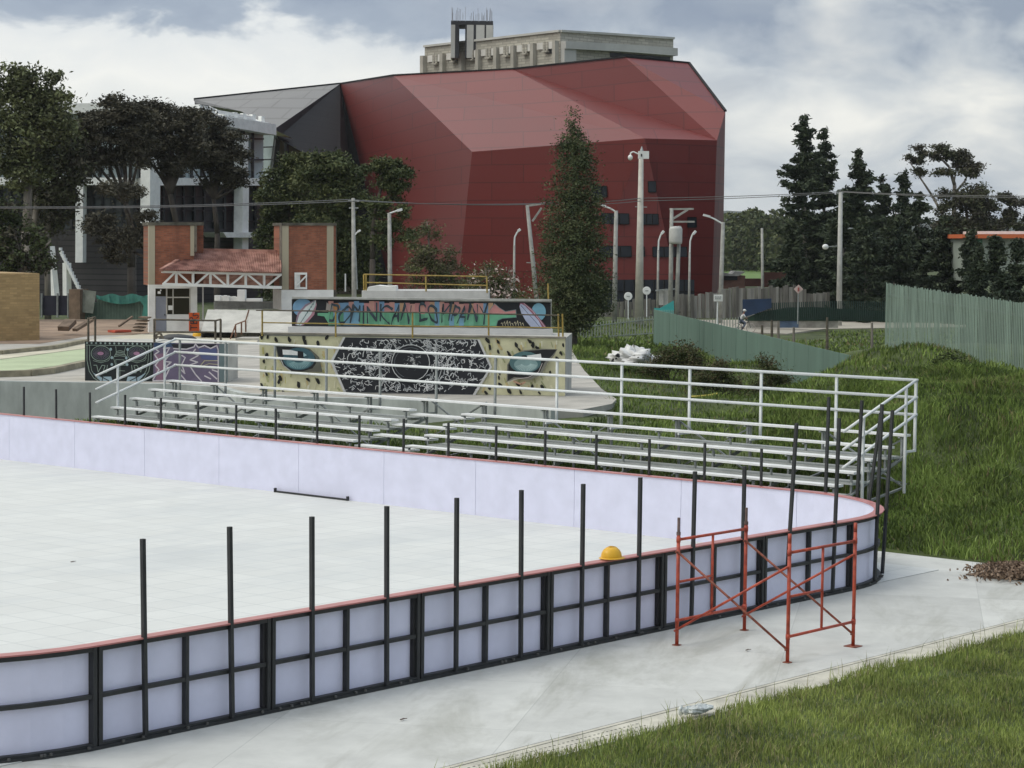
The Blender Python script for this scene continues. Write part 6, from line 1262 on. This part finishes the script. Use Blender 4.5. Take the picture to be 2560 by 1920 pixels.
t = thing("bicycle", "pale wheeled bicycle ridden along the road by the palisade", "bicycle", cyc(.42, 0))
SC = .86
for x in (0, .86):
    b = MB(); c = cyc(x, .28); pts = [c+r0*(.27*math.cos(a))+Vector((0, 0, .27*math.sin(a))) for a in np.linspace(0, 2*math.pi, 21)]; b.path(pts, .022, 5); w = b.build("wheel", mat("pale_tyre", (.42, .36, .33), .7), t); b = MB()
    for k in range(8): a = math.pi*k/4; b.bar(c, c+r0*(.26*math.cos(a))+Vector((0, 0, .26*math.sin(a))), .006)
    b.build("spokes", M_galv, w)
b = MB()
for p, q in (((0, .28), (.32, .30)), ((0, .28), (.26, .62)), ((.32, .30), (.26, .66)), ((.32, .30), (.72, .66)), ((.27, .60), (.70, .64)), ((.70, .76), (.86, .28))): b.tube(cyc(*p), cyc(*q), .018, n=6)
b.build("frame", M_black, t); b = MB(); b.bar(cyc(.16, .68), cyc(.36, .68), .10, .05); b.build("saddle", M_dark, t); b = MB(); b.tube(cyc(.66, .80, -.22), cyc(.66, .80, .22), .016, n=6); b.build("handlebar", M_black, t)
t = thing("person", "person in white shirt, grey trousers and white cap riding a bicycle by the palisade", "person", cyc(.25, .7))
hip = cyc(.25, .72); sh_ = cyc(.38, 1.10); nk = cyc(.41, 1.18); hd = cyc(.46, 1.31)
pts = [hip, cyc(.31, .92), sh_, nk, hd, cyc(.39, 1.09, -.15), cyc(.50, .92, -.19), cyc(.64, .82, -.18), cyc(.39, 1.09, .15), cyc(.50, .92, .19), cyc(.64, .82, .18), cyc(.27, .70, -.09), cyc(.52, .60, -.10), cyc(.38, .28, -.1), cyc(.47, .22, -.1), cyc(.27, .70, .09), cyc(.50, .48, .1), cyc(.28, .14, .1), cyc(.37, .09, .1)]
ed = [(0, 1), (1, 2), (2, 3), (3, 4), (2, 5), (5, 6), (6, 7), (2, 8), (8, 9), (9, 10), (0, 11), (11, 12), (12, 13), (13, 14), (0, 15), (15, 16), (16, 17), (17, 18)]
skin("body", pts, ed, [.10, .10, .11, .045, .085, .05, .035, .028, .05, .035, .028, .075, .055, .035, .03, .075, .055, .035, .03], mat("skin_tone", (.25, .13, .09), .6), t)
skin("shirt", pts[:3]+[pts[5], pts[6], pts[8], pts[9]], [(0, 1), (1, 2), (2, 3), (3, 4), (2, 5), (5, 6)], [.125, .13, .135, .075, .055, .075, .055], mat("white_shirt", (.62, .62, .62), .8), t)
skin("trousers", [pts[0]]+pts[11:14]+pts[15:18], [(0, 1), (1, 2), (2, 3), (0, 4), (4, 5), (5, 6)], [.125, .095, .075, .055, .095, .075, .055], mat("grey_blue_trousers", (.12, .14, .19), .85), t)
b = MB(); b.ball(cyc(.45, 1.36), .105, (1.05, 1, .8)); b.bar(cyc(.5, 1.35), cyc(.6, 1.33), .14, .02); b.build("cap", M_white, t, True)
b = MB(); b.ball(cyc(.12, .86), .10, (.8, 1, 1)); b.build("bag", M_dark, t, True)

# ------------------------------------------------------------ ground clutter
def lumpy(name, label, cat, c, s, m, part="mound", noise=.12, nu=26, nv=14, kind=None):
    t = thing(name, label, cat, c); b = MB(); vs = []; 
    for j in range(nv+1):
        for i in range(nu):
            th = math.pi*.5*j/nv*1.12; q = 2*math.pi*i/nu; k = 1+noise*(math.sin(3*q+j*.5)+math.sin(7*q-1.3*j)+random.uniform(-1, 1)*.8)
            vs.append(Vector(c)+cR*(s[0]*k*math.sin(th)*math.cos(q))+Vector((cF.x, cF.y, 0))*(s[1]*k*math.sin(th)*math.sin(q))+Vector((0, 0, s[2]*k*math.cos(th))))
    fs = [(j*nu+i, (j+1)*nu+i, (j+1)*nu+(i+1) % nu, j*nu+(i+1) % nu) for j in range(nv) for i in range(nu)]; b.add(vs, fs); b.build(part, m, t, True); return t
q = P(1366, 772, 76); q.z = max(gz(q)+.15, P(1366, 779, 76).z)
lumpy("tarp_heap", "heap covered by a crumpled white tarpaulin on the grass beyond the bleachers", "tarpaulin heap", q, (.7, .8, .42), mat("white_tarpaulin", (.66, .66, .64), .6, var=.18, scale=2.4, bump=.6, bscale=3, bdist=.1), "tarpaulin", .16)
b = MB(); t = bpy.data.objects["tarp_heap"]
for dx, s_ in ((.55, .27), (.9, .22), (-.42, .25), (1.15, .14)):
    vs = []; c = q+cR*dx
    b.ball(c+Vector((0, 0, .02)), s_, (1.5, 1, .75), 16, 10, noise=.07)
b.build("tarpaulin_fold", MATS["white_tarpaulin"], t, True)
b = MB()
for k in range(5): c = q+cR*random.uniform(-.8, -.35)-Vector((cF.x, cF.y, 0))*.82+Vector((0, 0, random.uniform(-.05, .25))); b.ball(c, random.uniform(.04, .08), (1.4, .6, .8), 7, 5, noise=.25)
b.build("dark_debris", M_dark, t)
c = G(2194, 1244); c.z = -.03
lumpy("debris_pile", "heap of dry leaves, soil and stones on the pavement at the right edge", "debris pile", c, (.7, .5, .12), mat("dry_leaf_litter", (.10, .065, .04), .95, var=.5, scale=14, col2=(.22, .15, .10), bump=1, bscale=40), "litter", .10)
t = bpy.data.objects["debris_pile"]
for k in range(3): b = MB(); b.ball(c+Vector((-.12+.3*k, .25-.15*k, .12)), .15, (1.4, 1, .4), 8, 6, noise=.18); b.build("stone", mat("grey_stone", (.33, .33, .31), .9, var=.2, scale=8), t)
n = 2600; pr_ = rng.normal(size=(n, 2))*[.36, .28]; base_ = np.stack([c.x+pr_[:, 0], c.y+pr_[:, 1], np.clip(.16*(1-(pr_**2).sum(1)/1.2), .01, .3)], 1)+rng.normal(size=(n, 3))*.015; a = rng.normal(size=(n, 3)); a /= np.linalg.norm(a, axis=1)[:, None]; tt = np.cross(a, rng.normal(size=(n, 3))); tt /= np.linalg.norm(tt, axis=1)[:, None]
V = np.stack([base_-a*.045, base_+tt*.02, base_+a*.045, base_-tt*.02], 1).reshape(-1, 3); o = tri_mesh("leaves", V, np.arange(n*4).reshape(-1, 4), [MATS["dry_leaf_litter"], mat("dry_leaf_pale", (.28, .20, .14), .9)], rng.integers(0, 2, n), t, 4); o["kind"] = "stuff"
# plastic bag
c = G(1508, 1548); c.z = .085; t = thing("plastic_bag", "crumpled grey white plastic bag lying at the edge of the near lawn", "plastic bag", c); b = MB()
for dx, dy, s_, e in ((0, 0, .12, (1.5, .7, .45)), (-.14, .05, .06, (1.4, .6, .8)), (.12, -.02, .09, (1.3, .8, .35)), (-.2, .09, .04, (1, .6, 1.4))): b.ball(c+Vector((dx, dy, 0)), s_, e, 14, 9, noise=.13)
b.build("film", mat("thin_plastic", (.50, .53, .51), .35, var=.3, scale=14), t)
# small scraps on the pavement
for u, v, lb_ in ((870, 1555, "small brown scrap on the pavement near the lower middle"), (1615, 1405, "tiny dark scrap on the pavement inside the scaffold"), (157, 1214, "small curled scrap on the rink floor at the left")):
    c = G(u, v, .012); t = thing("scrap", lb_, "scrap", c); b = MB(); b.bar(c+Vector((-.035, 0, .008)), c+Vector((.035, .012, .01)), .02, .008); b.bar(c+Vector((.02, .01, .008)), c+Vector((.05, -.02, .012)), .01, .006); b.build("fragment", mat("brown_scrap", (.10, .07, .055), .9), t)
t = thing("yellow_hose", "short length of yellow hose lying in the grass behind the guard rail", "hose", G(1540, 862, .8)); b = MB(); pts = []
for u, v in ((1490, 857), (1510, 856), (1530, 854), (1550, 850)):
    q = P(u, v, 62); q.z = max(q.z, gz(q)+.1); pts.append(P(u, v, 62))
b.path(pts, .03, 5); b.build("hose", mat("yellow_hose_mat", (.5, .42, .08), .6), t)
for i, (u, v, D) in enumerate(((2135, 862, 82), (2137, 873, 82), (2163, 872, 82), (2196, 853, 84))):
    pass

# ------------------------------------------------------------ grass
G1 = [mat("grass_blade", (.225, .275, .07), .75, var=.3, scale=.9, spec=.25), mat("grass_blade_light", (.32, .37, .11), .75, var=.25, scale=.9, spec=.25), mat("grass_blade_dry", (.30, .27, .14), .8, var=.2, scale=1, spec=.2), mat("grass_blade_dark", (.115, .16, .04), .75, var=.3, scale=.9, spec=.25)]
G2 = [mat('rough_grass', (.120, .175, .038), .8, var=.4, scale=.45, spec=.2), mat('rough_grass_light', (.20, .27, .07), .8, var=.3, scale=.45, spec=.2), mat('rough_grass_dry', (.20, .175, .085), .85, var=.2, scale=1, spec=.2), mat('rough_grass_dark', (.065, .10, .028), .8, var=.3, scale=.6, spec=.2)]
def fractal(X, Y, s):
    return (np.sin(X*s+1.3*np.sin(Y*s*.7))+np.sin(Y*s*1.3+1.7*np.sin(X*s*.9+1))+.6*np.sin(X*s*2.7-Y*s*2.1+2)+.4*np.sin(X*s*5.3+Y*s*4.1))/3
def blades(name, X, Y, h, w, prob, parent=None, label=None, mats=G1, lean=.5, zoff=0.0):
    n = len(X); Z = ground(X, Y)+zoff; a = rng.uniform(0, 6.28, n); ln = h*lean*rng.normal(size=n); la = rng.uniform(0, 6.28, n)
    dx, dy = np.cos(a)*w/2, np.sin(a)*w/2; tip = np.stack([X+ln*np.cos(la), Y+ln*np.sin(la), Z+h], 1); mid = np.stack([X+ln*.35*np.cos(la), Y+ln*.35*np.sin(la), Z+h*.6], 1)
    V = np.stack([np.stack([X-dx, Y-dy, Z-.02], 1), np.stack([X+dx, Y+dy, Z-.02], 1), mid+np.stack([dx*.8, dy*.8, 0*dx], 1), tip, mid-np.stack([dx*.8, dy*.8, 0*dx], 1)], 1).reshape(-1, 3)
    b_ = np.arange(n)*5; F = np.stack([b_, b_+1, b_+2, b_, b_+2, b_+4, b_+4, b_+2, b_+3], 1).reshape(-1, 3); mi_ = rng.choice(len(mats), n, p=prob) if not isinstance(prob, np.ndarray) else prob; o = tri_mesh(name, V, F, mats, np.repeat(mi_, 3), parent, 3)
    tag(o, label, "grass", kind="stuff"); return o
# near lawn
n = 340000; X = rng.uniform(-1, 26, n); Y = rng.uniform(-13, -3.45, n)
ex = lump(X*1.4, X*0+3)*.10; keep = (Y < -3.62+ex*.8) | (rng.random(n) < .012)
u_ = (X-CP.x)*cR.x+(Y-CP.y)*cR.y; d_ = (X-CP.x)*cF.x+(Y-CP.y)*cF.y+.34; uu = CU+FD*u_/d_; keep &= (uu < 3100) & (uu > 600) & (d_ > 19.6)
X, Y = X[keep], Y[keep]; f = fractal(X, Y, 1.1); f2 = fractal(X+9, Y-4, 2.9); h = (.05+.035*rng.random(len(X)))*(1+.55*np.clip(f2, -.6, 1))*(1+.5*(Y > -4.2)*(rng.random(len(X)) < .4))
q = rng.random(len(X))+.28*f+.12*f2; mi = np.where(q > .92, 1, np.where(q < .15, 3, 0)); mi = np.where(rng.random(len(X)) < .07+.12*(fractal(X, Y, .6) > .5), 2, mi)
blades("near_lawn_grass", X, Y, h, .009*np.ones(len(X)), mi, label="short green lawn grass in the right foreground")
n = 260; X = rng.uniform(1, 17, n); Y = -3.5+rng.normal(size=n)*.05; blades("kerb_weeds", X, Y, rng.uniform(.06, .28, n), .008*np.ones(n), [.4, .3, .2, .1], label="thin straggling grass stalks along the kerb")
# bank beside and behind the bleachers
def bank(name, n, box, hmin, hmax, w, label, cond=None, prob=None):
    X = rng.uniform(box[0], box[1], n); Y = rng.uniform(box[2], box[3], n); u_ = (X-CP.x)*cR.x+(Y-CP.y)*cR.y; d_ = (X-CP.x)*cF.x+(Y-CP.y)*cF.y+.3; uu = CU+FD*u_/d_; k = (uu > -250) & (uu < 2950)
    if cond is not None: k &= cond(X, Y, uu, d_)
    X, Y = X[k], Y[k]; f = fractal(X, Y, .8); f2 = fractal(X+3, Y+8, 2.3); h = rng.uniform(hmin, hmax, len(X))*(1+.6*np.clip(f2, -.7, 1)); q = rng.random(len(X))+.6*f+.3*f2
    mi = np.where(q > .85, 1, np.where(q < .22, 3, 0)); mi = np.where(rng.random(len(X)) < .03+.16*(fractal(X-5, Y+2, .55) > .45), 2, mi)
    return blades(name, X, Y, h, w*rng.uniform(.6, 1.4, len(X)), mi, label=label, lean=.6, mats=G2)
bank("bank_grass", 560000, (18.85, 44, -20, 12), .07, .19, .02, "long rough grass covering the bank beside the bleachers", lambda X, Y, u, d: (u > 1640) & (u < 2900) & ((X > 19) | (Y < 2.5)) & (d < 60))
bank("crest_grass", 270000, (26, 60, -14, 30), .08, .20, .028, "long grass on the crest of the bank below the green fence", lambda X, Y, u, d: (u > 1640) & (d >= 52) & (d < 78))
bank("meadow_grass", 230000, (19, 75, 2, 45), .06, .17, .026, "rough grass between the bleachers and the far fences", lambda X, Y, u, d: (d > 44) & (d < 100) & (u > 760) & (u < 1760) & ~((d > 55.5) & (u < 1335-np.clip(d-57, 0, 30)*4)) & ~((d > 100)))
bank("under_bleacher_grass", 22000, (18.8, 23.5, 2, 26), .05, .14, .03, "patchy grass under the bleachers")
bank("far_grass", 60000, (45, 130, 10, 90), .08, .22, .08, "rough grass around the far poles and stakes", lambda X, Y, u, d: (d > 84) & (d < 140) & (u > 1235) & ~((u > 1480) & (u < 1790) & (d > 128)))
# weeds and shrubs in the meadow
def shrub(label, D, blobs, n, size, cl, mats, dry=False):
    u, v = blobs[0][0], max(b_[1]+b_[3] for b_ in blobs); p = P(u, v, D); t = thing("shrub", label, "shrub", Vector((p.x, p.y, gz(p))), "shrubs in the rough grass"); crown("foliage", blobs, D, n, size, cl, mats, t, hollow=.1)
    b = MB()
    for k in range(14): bb = random.choice(blobs); b.path([Vector((p.x, p.y, gz(p)))+cR*random.uniform(-.3, .3), P(bb[0]+random.uniform(-bb[2], bb[2])*.7, bb[1]-bb[3]*.6, D)], [.02, .008], 4)
    b.build("stem", M_barkD, t)
LD = [leafmat("dry_shrub_leaf", (.05, .05, .02), (.12, .10, .05), scale=2), leafmat("green_shrub_leaf", (.03, .045, .012), (.075, .10, .03), scale=2)]
shrub("brownish green shrub growing against the white tarpaulin heap", 74, [(1445, 775, 38, 26), (1480, 770, 34, 32), (1410, 798, 34, 16), (1510, 795, 30, 26)], 5200, .07, .2, LD)
shrub("tangled shrub with dry twigs behind the guard rail, right of the tarpaulin shrub", 71, [(1555, 800, 26, 22), (1530, 825, 36, 20), (1585, 830, 24, 16)], 3400, .065, .18, LD)
shrub("weedy shrub with upright twigs against the sage green fence", 68, [(1665, 800, 22, 26), (1650, 780, 10, 26), (1690, 830, 30, 24), (1645, 840, 26, 18)], 3200, .06, .17, LD)
shrub("low dark shrub on the grass just left of the bank crest", 66, [(1600, 870, 34, 16), (1560, 885, 24, 12)], 1800, .06, .16, LD)
shrub("dark round tuft on the bank crest below the picket fence", 60, [(2045, 785, 26, 20), (2070, 795, 26, 16)], 3000, .07, .16, [L_mid[0], G1[3]])
shrub("leafy weeds at the foot of the bank right of the rink corner", 43, [(2120, 1080, 40, 18), (2040, 1060, 24, 12)], 1500, .04, .12, [G1[0], LD[1]])

# ------------------------------------------------------------ haze in the air
def haze():
    m = bpy.data.materials.new("thin_haze"); m.use_nodes = True; nt = m.node_tree; nt.nodes.clear(); out = nt.nodes.new("ShaderNodeOutputMaterial"); v = nt.nodes.new("ShaderNodeVolumePrincipled")
    v.inputs['Color'].default_value = (.92, .95, 1.0, 1); v.inputs['Density'].default_value = .00009; v.inputs['Anisotropy'].default_value = .2; nt.links.new(v.outputs[0], out.inputs['Volume'])
    b = MB(); b.box((-4600, -4600, -12), (5400, 5400, 52)); o = b.build("haze", m); tag(o, "thin pale bluish air haze around the whole scene", "haze", kind="stuff")
haze()
